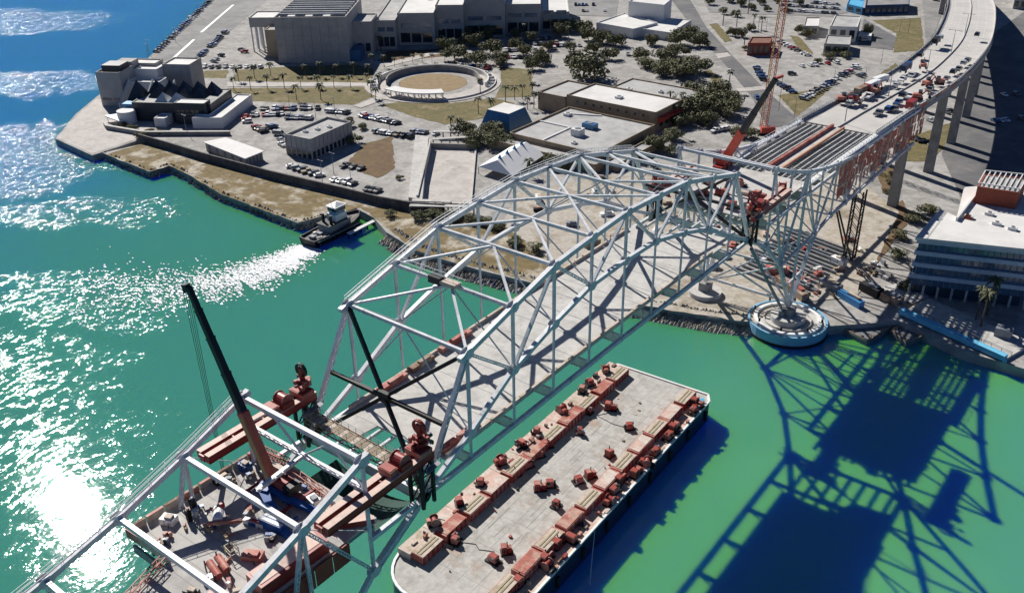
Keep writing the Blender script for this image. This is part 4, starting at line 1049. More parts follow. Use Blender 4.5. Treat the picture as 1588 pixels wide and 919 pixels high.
def palm_mesh(seed):
    r = random.Random(seed); mb = MB()
    for k in range(22):
        a = k * 2.4 + r.uniform(-.2, .2); el = r.uniform(-.35, .95); L_ = r.uniform(.85, 1.1)
        d = Vector((math.cos(a), math.sin(a), 0)); s = Vector((-d.y, d.x, 0)); pts = []
        for i in range(4):
            f = i / 3; rad = L_ * f * math.cos(el * .6); zz = L_ * (math.sin(el) * f - .75 * f * f)
            w = .17 * (1 - abs(f - .45) * 1.5)
            pts.append((d * rad + Vector((0, 0, zz)), max(.03, w)))
        for (p0, w0), (p1, w1) in zip(pts, pts[1:]):
            mb.face([p0 - s * w0 - Vector((0, 0, w0 * .6)), p1 - s * w1 - Vector((0, 0, w1 * .6)), p1, p0]); mb.face([p0, p1, p1 + s * w1 - Vector((0, 0, w1 * .6)), p0 + s * w0 - Vector((0, 0, w0 * .6))])
    o = mb.build('fronds', frond); COL.objects.unlink(o); return o.data
FROND = [palm_mesh(i) for i in range(3)]
mbp = MB(); mbp.tube((0, 0, 0), (0, 0, 1), .022, .015, 6); _o = mbp.build('trunk', bark); COL.objects.unlink(_o); PTR = _o.data
def palm(x, y, h=7.5, z=LAND, group=None, label='', sz=1.0):
    t = thing('palm_tree', (x, y, z), label, 'palm', group)
    c = bpy.data.objects.new('trunk', PTR); COL.objects.link(c); c.parent = t; c.scale = (h * 1.3, h * 1.3, h)
    c = bpy.data.objects.new('fronds', rnd.choice(FROND)); COL.objects.link(c); c.parent = t; c.location = (0, 0, h); s = 2.5 * sz * rnd.uniform(.85, 1.15); c.scale = (s, s, s); c.rotation_euler = (0, 0, rnd.uniform(0, 6))
    return t
def grove(pts, fmt, group, name='oak_tree'):
    order_labels([tree(x, y, r * .92, h * .85, group=group, name=name) for (x, y), r, h in pts], fmt)
grove([((-279.5,325.5), 9, 9), ((-261.0,312.8), 9, 9), ((-272.8,341.5), 9, 9), ((-243.6,310.9), 9, 8), ((-251.6,333.6), 9, 9), ((-234.3,320.8), 7, 7), ((-275.1,359.7), 8, 9), ((-291.0,357.0), 8, 9), ((-306.9,363.1), 7, 8), ((-229.1,314.2), 5, 6), ((-320.3,341.4), 5, 8)],
      'dark green oak, {n} of the grove behind the round garden', 'oaks behind the round garden')
grove([((-211.1,320.1), 6, 8), ((-220.4,340.6), 6, 7), ((-233.6,342.2), 6, 7), ((-246.5,351.8), 6, 7), ((-249.1,369.4), 5, 7), ((-212.5,332.3), 6, 7), ((-262.3,372.4), 5, 7), ((-228.9,360.1), 5, 6)],
      'small oak, {n} among the car park rows right of the garden', 'oaks in the tree-dotted car park')
grove([((-177.7,321.1), 17, 15)], 'largest spreading oak standing left of the tan museum roofs', 'great oak')
grove([((-241.1,390.9), 7, 9), ((-244.0,405.7), 7, 9), ((-223.5,394.7), 8, 9), ((-212.5,394.2), 9, 9), ((-200.9,390.4), 8, 8), ((-237.2,410.2), 7, 8), ((-256.6,405.8), 7, 9), ((-216.2,365.1), 5, 6), ((-203.6,370.0), 6, 7), ((-188.0,362.9), 7, 7)],
      'oak, {n} in the belt left of the white theatre', 'oaks left of the theatre')
grove([((-172.9,373.2), 6, 7), ((-185.1,405.0), 6, 7), ((-159.6,375.4), 9, 9), ((-159.2,389.6), 8, 8), ((-170.9,414.7), 9, 10), ((-171.7,429.9), 8, 9), ((-160.0,418.3), 8, 9), ((-146.1,358.5), 10, 9), ((-134.9,353.7), 11, 10), ((-134.1,366.7), 9, 9), ((-162.2,358.6), 7, 6), ((-147.4,348.2), 7, 7)],
      'oak, {n} in the wood right of the white theatre', 'oaks right of the theatre')
grove([((-115.3,324.2), 7, 8), ((-98.1,295.7), 11, 11), ((-98.2,310.3), 11, 11), ((-104.8,331.5), 9, 9), ((-85.8,304.3), 9, 9), ((-91.7,321.1), 8, 8), ((-89.5,290.1), 8, 8), ((-96.1,280.9), 6, 7), ((-68.4,282.9), 6, 5), ((-63.9,282.9), 5, 5)],
      'oak, {n} of the clump between museum and avenue', 'oaks between museum and avenue')
grove([((-169.5,213.7), 7, 7), ((-157.5,209.5), 8, 7), ((-150.0,210.6), 8, 7), ((-161.6,221.4), 7, 6), ((-144.0,212.9), 6, 6), ((-156.6,201.9), 5, 5)], 'dense bush, {n} of the row below the blue pavilion', 'bushes below the pavilion', 'bush')
grove([((-221.9,192.4), 4, 4.5), ((-203.4,177.0), 4.5, 4.5), ((-214.2,193.2), 3, 3), ((-215.4,183.5), 2.5, 2.5), ((-156.4,157.3), 2, 2)], 'round bush, {n} beside the harbour office', 'bushes beside the office', 'bush')
grove([((-114.4,204.9), 6, 6), ((-91.2,246.2), 7, 7), ((-91.3,260.4), 6, 6), ((-88.5,230.8), 5, 5), ((-109.5,204.8), 5, 6), ((-82.5,244.5), 4, 4)], 'dark shrub, {n} along the tan museum front behind the truss', 'shrubs at the museum front', 'bush')
grove([((-123.2,132.5), 4, 3.5), ((-120.2,136.1), 4, 3.5), ((-114.9,137.1), 4, 3.5), ((-111.8,140.7), 4, 3.5), ((-105.2,141.9), 4, 3.5), ((-99.7,142.4), 4, 3.2), ((-133.5,128.0), 3, 2.6), ((-94.5,142.1), 4, 3), ((-81.6,135.7), 4, 3), ((-73.2,135.5), 4, 3)], 'dark scrub bush, {n} on the bank under the arch', 'scrub on the bank', 'bush')
grove([((-189.2,506.5), 4, 5), ((-178.5,503.9), 4, 5), ((-189.4,536.6), 5, 6), ((-178.4,528.6), 4, 5), ((-180.2,548.0), 4, 5), ((-210.0,528.3), 5, 6), ((-202.8,543.8), 5, 6), ((-172.7,558.3), 4, 5), ((-158.0,562.7), 4, 5), ((-197.4,563.8), 5, 6), ((-167.6,530.7), 3, 4), ((-155.2,534.1), 3, 4)], 'small tree, {n} in the far car park beyond the brick building', 'far car park trees')
grove([((-155.5,452.9), 5, 6), ((-149.5,452.9), 4, 6), ((-117.3,474.7), 5, 6), ((-125.2,481.7), 4, 6), ((-87.7,445.6), 5, 5), ((-86.4,432.5), 5, 4), ((-80.4,440.0), 4, 4), ((-88.1,498.6), 3.5, 8), ((-152.0,472.0), 4, 5), ((-134.1,424.8), 2.5, 3), ((-88.6,420.8), 3, 3)], 'tree, {n} among the small buildings right of the avenue', 'trees right of the avenue')
grove([((22.8,244.7), 5, 3.5), ((21.8,233.4), 5, 3.5), ((21.5,216.6), 4, 3), ((35.6,191.3), 4, 3), ((35.1,180.2), 3.5, 3), ((25.5,201.0), 4, 3), ((2.0,264.5), 2, 2), ((0.3,274.2), 2, 2), ((4.7,254.3), 2, 2)], 'low dark shrub, {n} in the strip before the glass office', 'shrubs before the glass office', 'bush')
grove([((-285.2,134.3), 3, 2), ((-290.7,132.6), 3, 2), ((-302.4,131.2), 3, 2.4), ((-309.6,130.7), 3, 2.4), ((-287.7,125.9), 3.5, 3)], 'dark planting, {n} along the seaside museum garden wall', 'planting by the seaside museum', 'bush')
def palms(pts, fmt, group, h=7.5, sz=1.0): order_labels([palm(x, y, h * rnd.uniform(.85, 1.15), group=group, sz=sz) for x, y in pts], fmt)
palms([(-315.1,199.2), (-307.8,204.3), (-302.4,210.9), (-296.0,216.8), (-288.7,221.8), (-282.4,227.7), (-275.3,232.6), (-268.1,237.6), (-262.5,244.4), (-327.2,211.6), (-324.0,219.9), (-320.9,228.4), (-305.0,239.3), (-298.2,244.0), (-290.6,249.2), (-283.0,254.5), (-276.3,259.1)], 'palm, {n} along the white promenade on the lawn', 'palms along the promenade', 7)
palms([(-274.6,206.5), (-264.4,213.6), (-247.4,232.2), (-239.2,227.2), (-252.4,242.8), (-282.6,277.4), (-284.1,269.8), (-323.4,347.7), (-309.3,301.5)], 'palm, {n} on the lawn between hall and round garden', 'palms around the lawn')
palms([(-278.0,287.3), (-275.1,292.7), (-271.5,296.9), (-267.9,301.1), (-260.9,304.2), (-255.1,306.5), (-248.5,307.6), (-241.0,307.7), (-230.9,303.2), (-277.8,280.8)], 'small palm, {n} on the rim behind the round garden', 'palms on the garden rim', 4.5, .8)
palms([(-204.8,267.4), (-185.2,241.9), (-180.1,245.5), (-184.4,269.4), (-181.9,272.5), (-186.1,264.2), (-180.3,279.0), (-196.7,298.9), (-168.3,263.8), (-169.6,260.3), (-166.5,265.0), (-177.1,212.7), (-173.0,213.4)], 'palm, {n} of those right of the round garden', 'palms right of the round garden', 7)
palms([(-258.3,375.1), (-263.4,419.0), (-279.7,403.5), (-229.6,382.6), (-173.2,475.2), (-164.4,476.7), (-154.1,479.2), (-144.1,468.9), (-174.9,516.0), (-139.7,435.9), (-105.2,345.0)], 'tall palm, {n} of those behind the museum roofs', 'far tall palms', 10)
palms([(-112.8,297.6), (-107.4,291.6), (-110.7,306.5), (-111.4,318.9), (-101.5,281.6), (-92.4,268.1)], 'palm, {n} by the red museum entrance', 'palms by the museum entrance', 8)
palms([(57.2,171.9), (58.7,178.6), (59.3,169.0)], 'tall palm, {n} of three before the glass office', 'palms before the glass office', 12, 1.0)
palms([(-116.9,190.6), (-154.8,219.8)], 'palm, {n} of the two beside the white tent', 'palms beside the tent', 6)
# rip-rap rocks: too many to count
rock = mat('rip_rap', (0.34, 0.31, 0.27), 0.95, 0, .35, .8, col2=(0.15, 0.14, 0.12), thr=.52)
def rocks(line, name, n, w, label):
    mb = MB(); r = random.Random(len(line) * 31 + n)
    for _ in range(n):
        t = r.uniform(0, len(line) - 1.001); i = int(t); f = t - i
        a, b = Vector(line[i]), Vector(line[i + 1]); d = (b - a).normalized(); nn = Vector((-d.y, d.x))
        k = r.uniform(-1, 1); c = a.lerp(b, f) + nn * k * w; z = 1.5 + k * 1.7; s = r.uniform(.4, 1.15)
        vs_ = [Vector(q) * s * r.uniform(.7, 1.2) for q in ((1, 0, -.2), (-.1, 1, -.2), (-1, .1, -.3), (0, -1, -.2), (.2, .2, .8), (0, 0, -.9))]
        mb.raw([(v.x + c.x, v.y + c.y, v.z + z) for v in vs_], [(0, 1, 4), (1, 2, 4), (2, 3, 4), (3, 0, 4), (1, 0, 5), (2, 1, 5), (3, 2, 5), (0, 3, 5)])
    o = mb.build(name, rock); tag(o, label, 'rocks', None, 'stuff')
rocks([SHORE[i] for i in range(19, 25)], 'rip_rap', 1500, 4.0, 'grey rip-rap boulders along the bank under the arch')
rocks([SHORE[i] for i in range(24, 28)], 'rip_rap', 1300, 3.6, 'dark rip-rap boulders along the yard shore by the round pier')
rocks([SHORE[i] for i in range(9, 17)], 'shore_stones', 600, 1.2, 'small stones along the dark edge of the scrub bank')

# ------------------------------------------------------------------ cars
def paint(n, c): return mat('car_paint_' + n, c, .3, 0, .03, 1, spec=.6)
CARC = {'white': (0.75, 0.75, 0.75), 'silver': (0.42, 0.43, 0.45), 'black': (0.015, 0.015, 0.018), 'grey': (0.13, 0.135, 0.14), 'blue': (0.03, 0.08, 0.22), 'red': (0.35, 0.03, 0.025), 'tan': (0.34, 0.28, 0.2)}
MESH = {}
def car_mesh(kind, colr):
    if (kind, colr) in MESH: return MESH[(kind, colr)]
    prof = {'car': [(-2.25, .35), (-2.25, .8), (-1.75, .95), (-1.1, 1.42), (.35, 1.45), (1.05, .98), (2.1, .82), (2.28, .6), (2.28, .35)],
            'suv': [(-2.35, .4), (-2.35, 1.05), (-2.15, 1.72), (.5, 1.75), (1.1, 1.15), (2.2, 1.02), (2.38, .75), (2.38, .4)],
            'pickup': [(-2.8, .45), (-2.8, 1.05), (-.75, 1.05), (-.6, 1.75), (.75, 1.78), (1.25, 1.2), (2.55, 1.1), (2.75, .8), (2.75, .45)],
            'van': [(-2.8, .4), (-2.8, 2.3), (1.4, 2.35), (2.3, 1.3), (2.8, 1.1), (2.85, .4)]}[kind]
    mb = MB(); w = .92 if kind == 'car' else 1.0; n = len(prof)
    def half(z): return w if z < 1.0 else w * (1 - .16 * min(1, (z - 1.0) / .6))
    A = [(x, -half(z), z) for x, z in prof]; B = [(x, half(z), z) for x, z in prof]
    mb.raw(A + B, [tuple(range(n)), tuple(range(2 * n - 1, n - 1, -1))] + [(k, n + k, n + (k + 1) % n, (k + 1) % n) for k in range(n)])
    mb.cur = 1
    zt = max(z for _, z in prof)
    xs = [x for x, z in prof if z > zt - .1]; x0, x1 = min(xs), max(xs)
    for s in (-1, 1):
        hz = half(zt - .3) + .012
        mb.face([(x0 - .25, s * (half(1.0) + .012), 1.02), (x1 + .45, s * (half(1.0) + .012), 1.02), (x1, s * (half(zt - .12) + .02), zt - .12), (x0, s * (half(zt - .12) + .02), zt - .12)])
    i = max(k for k, (x, z) in enumerate(prof) if z > zt - .1); (xa, za), (xb, zb) = prof[i], prof[i + 1]
    mb.face([(xa + .06, -.66, za - .02), (xa + .06, .66, za - .02), (xb + .02, .78, zb + .05), (xb + .02, -.78, zb + .05)])
    i = min(k for k, (x, z) in enumerate(prof) if z > zt - .1); (xa, za), (xb, zb) = prof[i], prof[i - 1]
    mb.face([(xa - .04, .64, za - .04), (xa - .04, -.64, za - .04), (xb - .03, -.74, zb + .06), (xb - .03, .74, zb + .06)])
    mb.cur = 2
    for x in (-1.4, 1.45):
        for s in (-1, 1): mb.tube((x, s * (w - .2), .34), (x, s * (w + .03), .34), .34, None, 10)
    o = mb.build('parked_car', [paint(colr, CARC[colr]), glass, black]); COL.objects.unlink(o)
    MESH[(kind, colr)] = o.data
    return o.data
PAL = ['white'] * 5 + ['silver'] * 4 + ['black'] * 4 + ['grey'] * 4 + ['blue'] * 2 + ['red', 'tan']
def car(x, y, deg, kind=None, colr=None, z=None, group=None, label=None):
    kind = kind or rnd.choice(['car', 'car', 'car', 'suv', 'suv', 'pickup']); colr = colr or rnd.choice(PAL)
    o = bpy.data.objects.new({'car': 'parked_car', 'suv': 'parked_car', 'pickup': 'pickup_truck', 'van': 'van'}[kind], car_mesh(kind, colr)); COL.objects.link(o)
    o.location = (x, y, (LAND + .14) if z is None else z); o.rotation_euler = (0, 0, math.radians(deg))
    o['tint'] = colr + ' ' + {'car': 'saloon', 'suv': 'estate car', 'pickup': 'pickup', 'van': 'van'}[kind]; o['category'] = {'pickup': 'pickup', 'van': 'van'}.get(kind, 'car')
    if group: o['group'] = group
    if label: o['label'] = label; del o['tint']
    return o
def car_row(a, b, n, deg, where, fill=1.0, dark=None):
    """n bays between two ends; deg is the angle of the cars against the row"""
    a = Vector(a); b = Vector(b); base = math.degrees(math.atan2(b.y - a.y, b.x - a.x)); objs = []
    for k in range(n):
        if rnd.random() > fill: continue
        q = a.lerp(b, (k + .5) / n)
        objs.append(car(q.x, q.y, base + deg + (180 if rnd.random() < .4 else 0) + rnd.uniform(-3, 3), None, rnd.choice(dark) if dark else None, group='cars ' + where))
    order_labels(objs, '{c}, {n}, parked ' + where)
D = ['black', 'grey', 'grey', 'silver', 'blue', 'white']
car_row((-415.0,218.1), (-525.2,341.8), 34, 80, 'along the seawall edge', .9, D)
car_row((-380.1,220.6), (-428.0,281.4), 22, 70, 'on the landward side of the seawall road', .92, D)
car_row((-367.7,217.2), (-337.8,237.8), 9, 90, 'at the head of the seaside lawn', .95, ['white', 'silver', 'white', 'grey'])
car_row((-384.7,257.6), (-358.3,246.1), 4, 60, 'under the hall canopy', .8)
car_row((-370.5,227.2), (-380.6,241.7), 4, 60, 'in the small lot behind the seaside museum', .8)
car_row((-259.0,166.3), (-246.6,163.7), 5, 80, 'left of the office forecourt', .8)
car_row((-276.8,185.3), (-251.9,204.0), 16, 90, 'along the lawn hedge north of the office', .8)
car_row((-247.3,202.2), (-236.7,205.8), 7, 80, 'at the corner above the office', 1, ['white', 'silver', 'grey'])
car_row((-228.7,206.6), (-205.1,207.6), 14, 75, 'on the curve below the round garden', .95)
car_row((-255.2,183.1), (-245.0,190.2), 8, 90, 'in the middle of the office lot', .8)
car_row((-209.8,193.0), (-186.6,197.3), 14, 80, 'on the lane right of the office', .8)
car_row((-274.7,174.3), (-264.1,167.3), 3, 90, 'beside the white museum wing', 1)
car_row((-252.5,170.8), (-248.3,170.4), 2, 90, 'on the office forecourt', 1)
car_row((-235.6,162.7), (-223.9,154.2), 2, 20, 'against the office left wall', 1, ['white', 'silver'])
car_row((-204.3,141.0), (-183.4,140.6), 6, 60, 'inside the flood wall below the office', .95)
car_row((-190.6,153.6), (-175.1,156.3), 4, 85, 'beside the brown lawn', .95, ['grey', 'white', 'blue'])
car_row((-178.1,140.9), (-166.2,142.6), 4, 85, 'in the lower lot centre', 1, ['silver', 'grey', 'white'])
car_row((-159.9,141.3), (-153.1,142.9), 3, 85, 'beside the lower lot gate', 1, ['black', 'black', 'grey'])
for k, (a, b) in enumerate((((-261.5,364.9), (-241.8,386.3)), ((-254.8,353.7), (-232.9,376.4)), ((-248.4,343.0), (-226.9,365.2)), ((-239.8,330.8), (-224.5,341.3)), ((-234.3,367.7), (-218.4,378.6)))):
    car_row(a, b, 16, 90, 'in the tree-dotted car park, ' + ['top', 'second', 'third', 'bottom', 'right-hand'][k] + ' lane', .72)
car_row((-278.9,456.6), (-258.6,470.1), 10, 90, 'in the lot left of the fly tower', .6)
car_row((-288.0,473.9), (-267.2,487.7), 10, 90, 'at the top lot left of the fly tower', .6)
car_row((-194.2,369.2), (-175.9,381.7), 8, 90, 'in front of the theatre trees', .6)
car_row((-125.5,453.4), (-97.8,431.6), 9, 70, 'in the lot right of the lattice crane', .8)
car_row((-113.0,394.1), (-96.2,368.5), 5, 60, 'beside the avenue kerb', 1, ['blue', 'black', 'grey'])
car_row((-91.6,371.7), (-75.4,357.5), 6, 60, 'at the edge of the open lot', 1, ['blue', 'black', 'grey', 'white'])
car_row((-67.9,349.3), (-67.8,425.2), 24, 85, 'along the viaduct foot', .9)
for k, (a, b) in enumerate((((-175.3,567.4), (-135.9,577.4)), ((-168.9,552.9), (-130.5,563.0)), ((-162.0,537.0), (-126.7,548.2)))):
    car_row(a, b, 24, 90, 'in the far lot at top right, ' + ['back', 'middle', 'front'][k] + ' line', .75, ['black', 'grey', 'white', 'silver'])
car_row((13.2,364.6), (26.0,378.1), 7, 90, 'in the shaded lot beyond the viaduct', .7, ['blue', 'grey', 'silver', 'white'])
car_row((1.7,405.7), (15.1,417.7), 6, 90, 'in the upper shaded lot', .7, ['white', 'grey', 'silver'])
car_row((-7.0,323.1), (4.1,317.7), 5, 60, 'under the first viaduct pier', .8, ['black', 'grey'])
car_row((-23.4,286.4), (-18.0,298.1), 5, 60, 'under the deck truss', .8, ['black', 'grey'])
car(*(-120.2,376.3), -52, 'car', 'white', LAND + .14, None, 'white saloon driving down the avenue')
car(*(-86.8,338.7), -52, 'suv', 'blue', LAND + .14, None, 'blue estate car waiting at the avenue crossing')
car(*(-90.7,390.4), 30, 'suv', 'black', LAND + .1, None, 'black estate car alone on the pale open lot')
car(*(-84.5,485.1), 40, 'van', 'white', LAND + .1, None, 'white van parked beside the grey workshop yard')
car(*(-238.7,164.9), 20, 'van', 'silver', LAND + .1, None, 'long silver van parked at the office left corner')
car_row((-272.1,176.1), (-260.9,186.4), 9, 90, 'in the lot left of the office', .7)
car_row((-192.1,203.2), (-177.1,208.3), 9, 80, 'above the display basin', .7)
car_row((-133.8,455.5), (-115.1,426.9), 6, 60, 'beside the brick building', .8)
car_row((-93.5,407.5), (-79.3,427.2), 9, 85, 'on the open lot edge', .6)
car_row((-60.5,405.1), (-58.5,418.9), 4, 70, 'above the viaduct foot row', .8)
car_row((-255.1,303.1), (-230.2,306.9), 10, 85, 'under the garden oaks', .7)
car_row((-204.4,344.7), (-183.4,352.3), 8, 85, 'below the theatre trees', .7)
car_row((-126.3,316.6), (-123.9,332.0), 6, 85, 'behind the tan museum', .7)
car_row((-8.0,349.7), (-4.6,373.3), 7, 60, 'beside the second viaduct pier', .7)
car_row((-81.6,281.1), (-77.8,289.3), 4, 20, 'in front of the avenue oaks', .9, ['silver', 'grey', 'white'])
car_row((-24.4,374.5), (-21.3,389.7), 4, 60, 'under the viaduct edge', .8)
# machines and trucks on the closed viaduct
def machine(x, y, z, deg, label, body=None, cab=True, L_=5.5):
    body = body or red_dull
    t = thing('excavator', (x, y, z), label, 'excavator'); t.rotation_euler = (0, 0, 0); m = body or red_crane
    c, s = math.cos(math.radians(deg)), math.sin(math.radians(deg))
    f = lambda u, v: (x + u * c - v * s, y + u * s + v * c)
    for v in (-1.1, 1.1):
        mb = MB(); a, b = f(-1.7, v), f(1.7, v); mb.beam((*a, z + .45), (*b, z + .45), .55, .8); mb.build('track', black, t)
    mb = MB(); q = f(-.3, 0); mb.box((*q, z + 1.5), (3.0, 2.3, 1.2), math.radians(deg)); mb.build('body', m, t)
    mb = MB(); q = f(.6, .6); mb.box((*q, z + 2.5), (1.3, 1.0, 1.5), math.radians(deg)); mb.build('cab', glass, t)
    mb = MB(); p0, p1, p2 = (*f(1.0, -.3), z + 1.8), (*f(2.6, -.3), z + 3.6), (*f(3.8, -.3), z + 1.5); mb.beam(p0, p1, .3, .42); mb.beam(p1, p2, .26, .36); mb.build('boom', m, t)
    mb = MB(); mb.box((p2[0], p2[1], p2[2] - .4), (.9, .9, .9), math.radians(deg)); mb.build('bucket', steel_dark, t)
    return t
def flatbed(x, y, z, deg, label, cabc=None, load=None):
    t = thing('flatbed_truck', (x, y, z), label, 'truck'); c, s = math.cos(math.radians(deg)), math.sin(math.radians(deg)); r = math.radians(deg)
    f = lambda u, v: (x + u * c - v * s, y + u * s + v * c)
    mb = MB(); mb.box((*f(3.3, 0), z + 1.7), (2.0, 2.3, 2.2), r); mb.box((*f(4.6, 0), z + 1.2), (1.2, 2.0, 1.2), r); cb = mb.build('cab', cabc or white, t)
    mb = MB(); mb.box((*f(4.32, 0), z + 2.2), (.1, 1.9, .8), r); mb.build('windscreen', glass, cb)
    mb = MB(); mb.box((*f(-1.4, 0), z + 1.15), (7.2, 2.4, .35), r); mb.build('bed', steel_grey, t)
    if load: mb = MB(); mb.box((*f(-1.4, 0), z + 2.2), (6.6, 2.2, 1.7), r); mb.build('load', load, t)
    for u in (-4, -2.8, 3.6):
        for v in (-1.0, 1.0): mb = MB(); mb.tube((*f(u, v - .15), z + .5), (*f(u, v + .15), z + .5), .5, None, 10); mb.build('wheel', black, t)
    return t
vd = [car(*(-2.4,382.1), 95, 'suv', 'black', 36.6), car(*(-13.3,363.5), 100, 'suv', 'silver', 37.6), car(*(-10.0,322.0), 95, 'suv', 'black', 38.6), car(*(-1.8,282.5), 95, 'pickup', 'silver', 40.1),
      car(*(9.3,306.0), 90, 'pickup', 'grey', 39.1), car(*(8.0,318.8), 92, 'suv', 'silver', 38.7), car(*(9.8,288.0), 90, 'car', 'grey', 39.7), car(*(-1.9,264.9), 90, 'car', 'silver', 40.7), car(*(-2.6,274.1), 90, 'pickup', 'white', 40.4),
      car(*(7.1,251.9), 90, 'pickup', 'white', 41.0), car(*(6.3,240.8), 90, 'pickup', 'blue', 41.3), car(*(6.4,230.7), 90, 'suv', 'blue', 41.6), car(*(5.3,223.5), 90, 'pickup', 'grey', 41.9), car(*(-4.7,232.5), 90, 'pickup', 'white', 41.9),
      car(*(9.7,266.0), 92, 'pickup', 'grey', 40.4), car(*(-4.3,241.9), 90, 'pickup', 'white', 41.5), car(*(4.6,251.7), 90, 'suv', 'black', 41.1), car(*(7.8,232.0), 90, 'pickup', 'grey', 41.5), car(*(8.9,300.2), 92, 'suv', 'black', 39.3), car(*(-6.1,228.0), 90, 'suv', 'silver', 42.1), car(*(8.0,324.7), 92, 'suv', 'grey', 38.5)]
for o in vd: o['group'] = 'work vehicles on the viaduct'
order_labels(vd, '{c} on the closed viaduct deck, {n} of the work vehicles')
machine(*(-2.6,299.8,39.6), 110, 'red excavator standing alone mid-lane on the viaduct')
machine(*(7.2,272.1,40.4), 60, 'rusty red excavator near the viaduct right parapet', red_dull)
machine(*(9.6,278.6,40), 200, 'red excavator with raised boom against the right parapet')
machine(*(-9.4,229.1,42.3), 30, 'leftmost red excavator where the slab ends')
machine(*(-6.0,230.4,42.1), 330, 'dark red excavator beside the stripped stringers', red)
machine(*(-4.4,249.1,41.3), 80, 'red excavator behind the white box trucks')
machine(*(9.7,251.9,40.9), 20, 'red excavator beside the red container on the viaduct')
flatbed(*(-7.8,264.1,40.8), 80, 'white box truck parked across the viaduct left lane', white, white)
flatbed(*(-7.6,255.1,41), 85, 'white box truck nearest the stripped stringers', white, white)
flatbed(*(-12.0,351.2,37.8), 95, 'dark flatbed truck at the viaduct left parapet', steel_grey, steel_dark)
flatbed(*(-6.9,292.1,39.6), 92, 'navy box truck standing left of the red excavator', blue, mat('navy_box', (0.02, 0.04, 0.09), .5))
flatbed(*(-7.8,244.5,41.6), 85, 'red flatbed truck loaded with rusty steel', red, rust)
mb = MB(); x, y, z = (10.7,241.0,41); mb.box((x, y, z + 1.25), (2.4, 5.5, 2.4)); o = mb.build('container', red, None, (x, y, z)); tag(o, 'red steel container at the viaduct right parapet', 'container')
# lamp posts on the ground
def lamp(x, y, h=9):
    t = thing('street_lamp', (x, y, LAND), '', 'street lamp', 'street lamps')
    mb = MB(); mb.tube((x, y, LAND), (x, y, LAND + h), .14, .08, 6); mb.build('pole', steel_grey, t)
    mb = MB(); mb.beam((x - 1.2, y, LAND + h), (x + 1.2, y, LAND + h), .12, .12); mb.box((x + 1.2, y, LAND + h), (.8, .3, .16)); mb.box((x - 1.2, y, LAND + h), (.8, .3, .16)); mb.build('lamp_head', steel_grey, t); return t
order_labels([lamp(x, y) for x, y in ((-431.6,245.3), (-483.1,300.2), (-409.2,211.2), (-416.9,216.8), (-182.3,145.8), (-242.7,190.6), (-200.5,197.3), (-166.2,140.1), (-238.9,199.4), (-65.6,383.9), (-59.3,437.6), (-52.8,392.8), (-61.3,324.0), (-75.4,519.6), (-70.1,519.0), (-324.5,207.4), (-143.0,473.9), (-149.9,477.7), (-274.9,141.5), (-260.7,190.3), (-179.7,137.2))], 'grey street lamp on a slim pole, {n} of the lamps ashore')

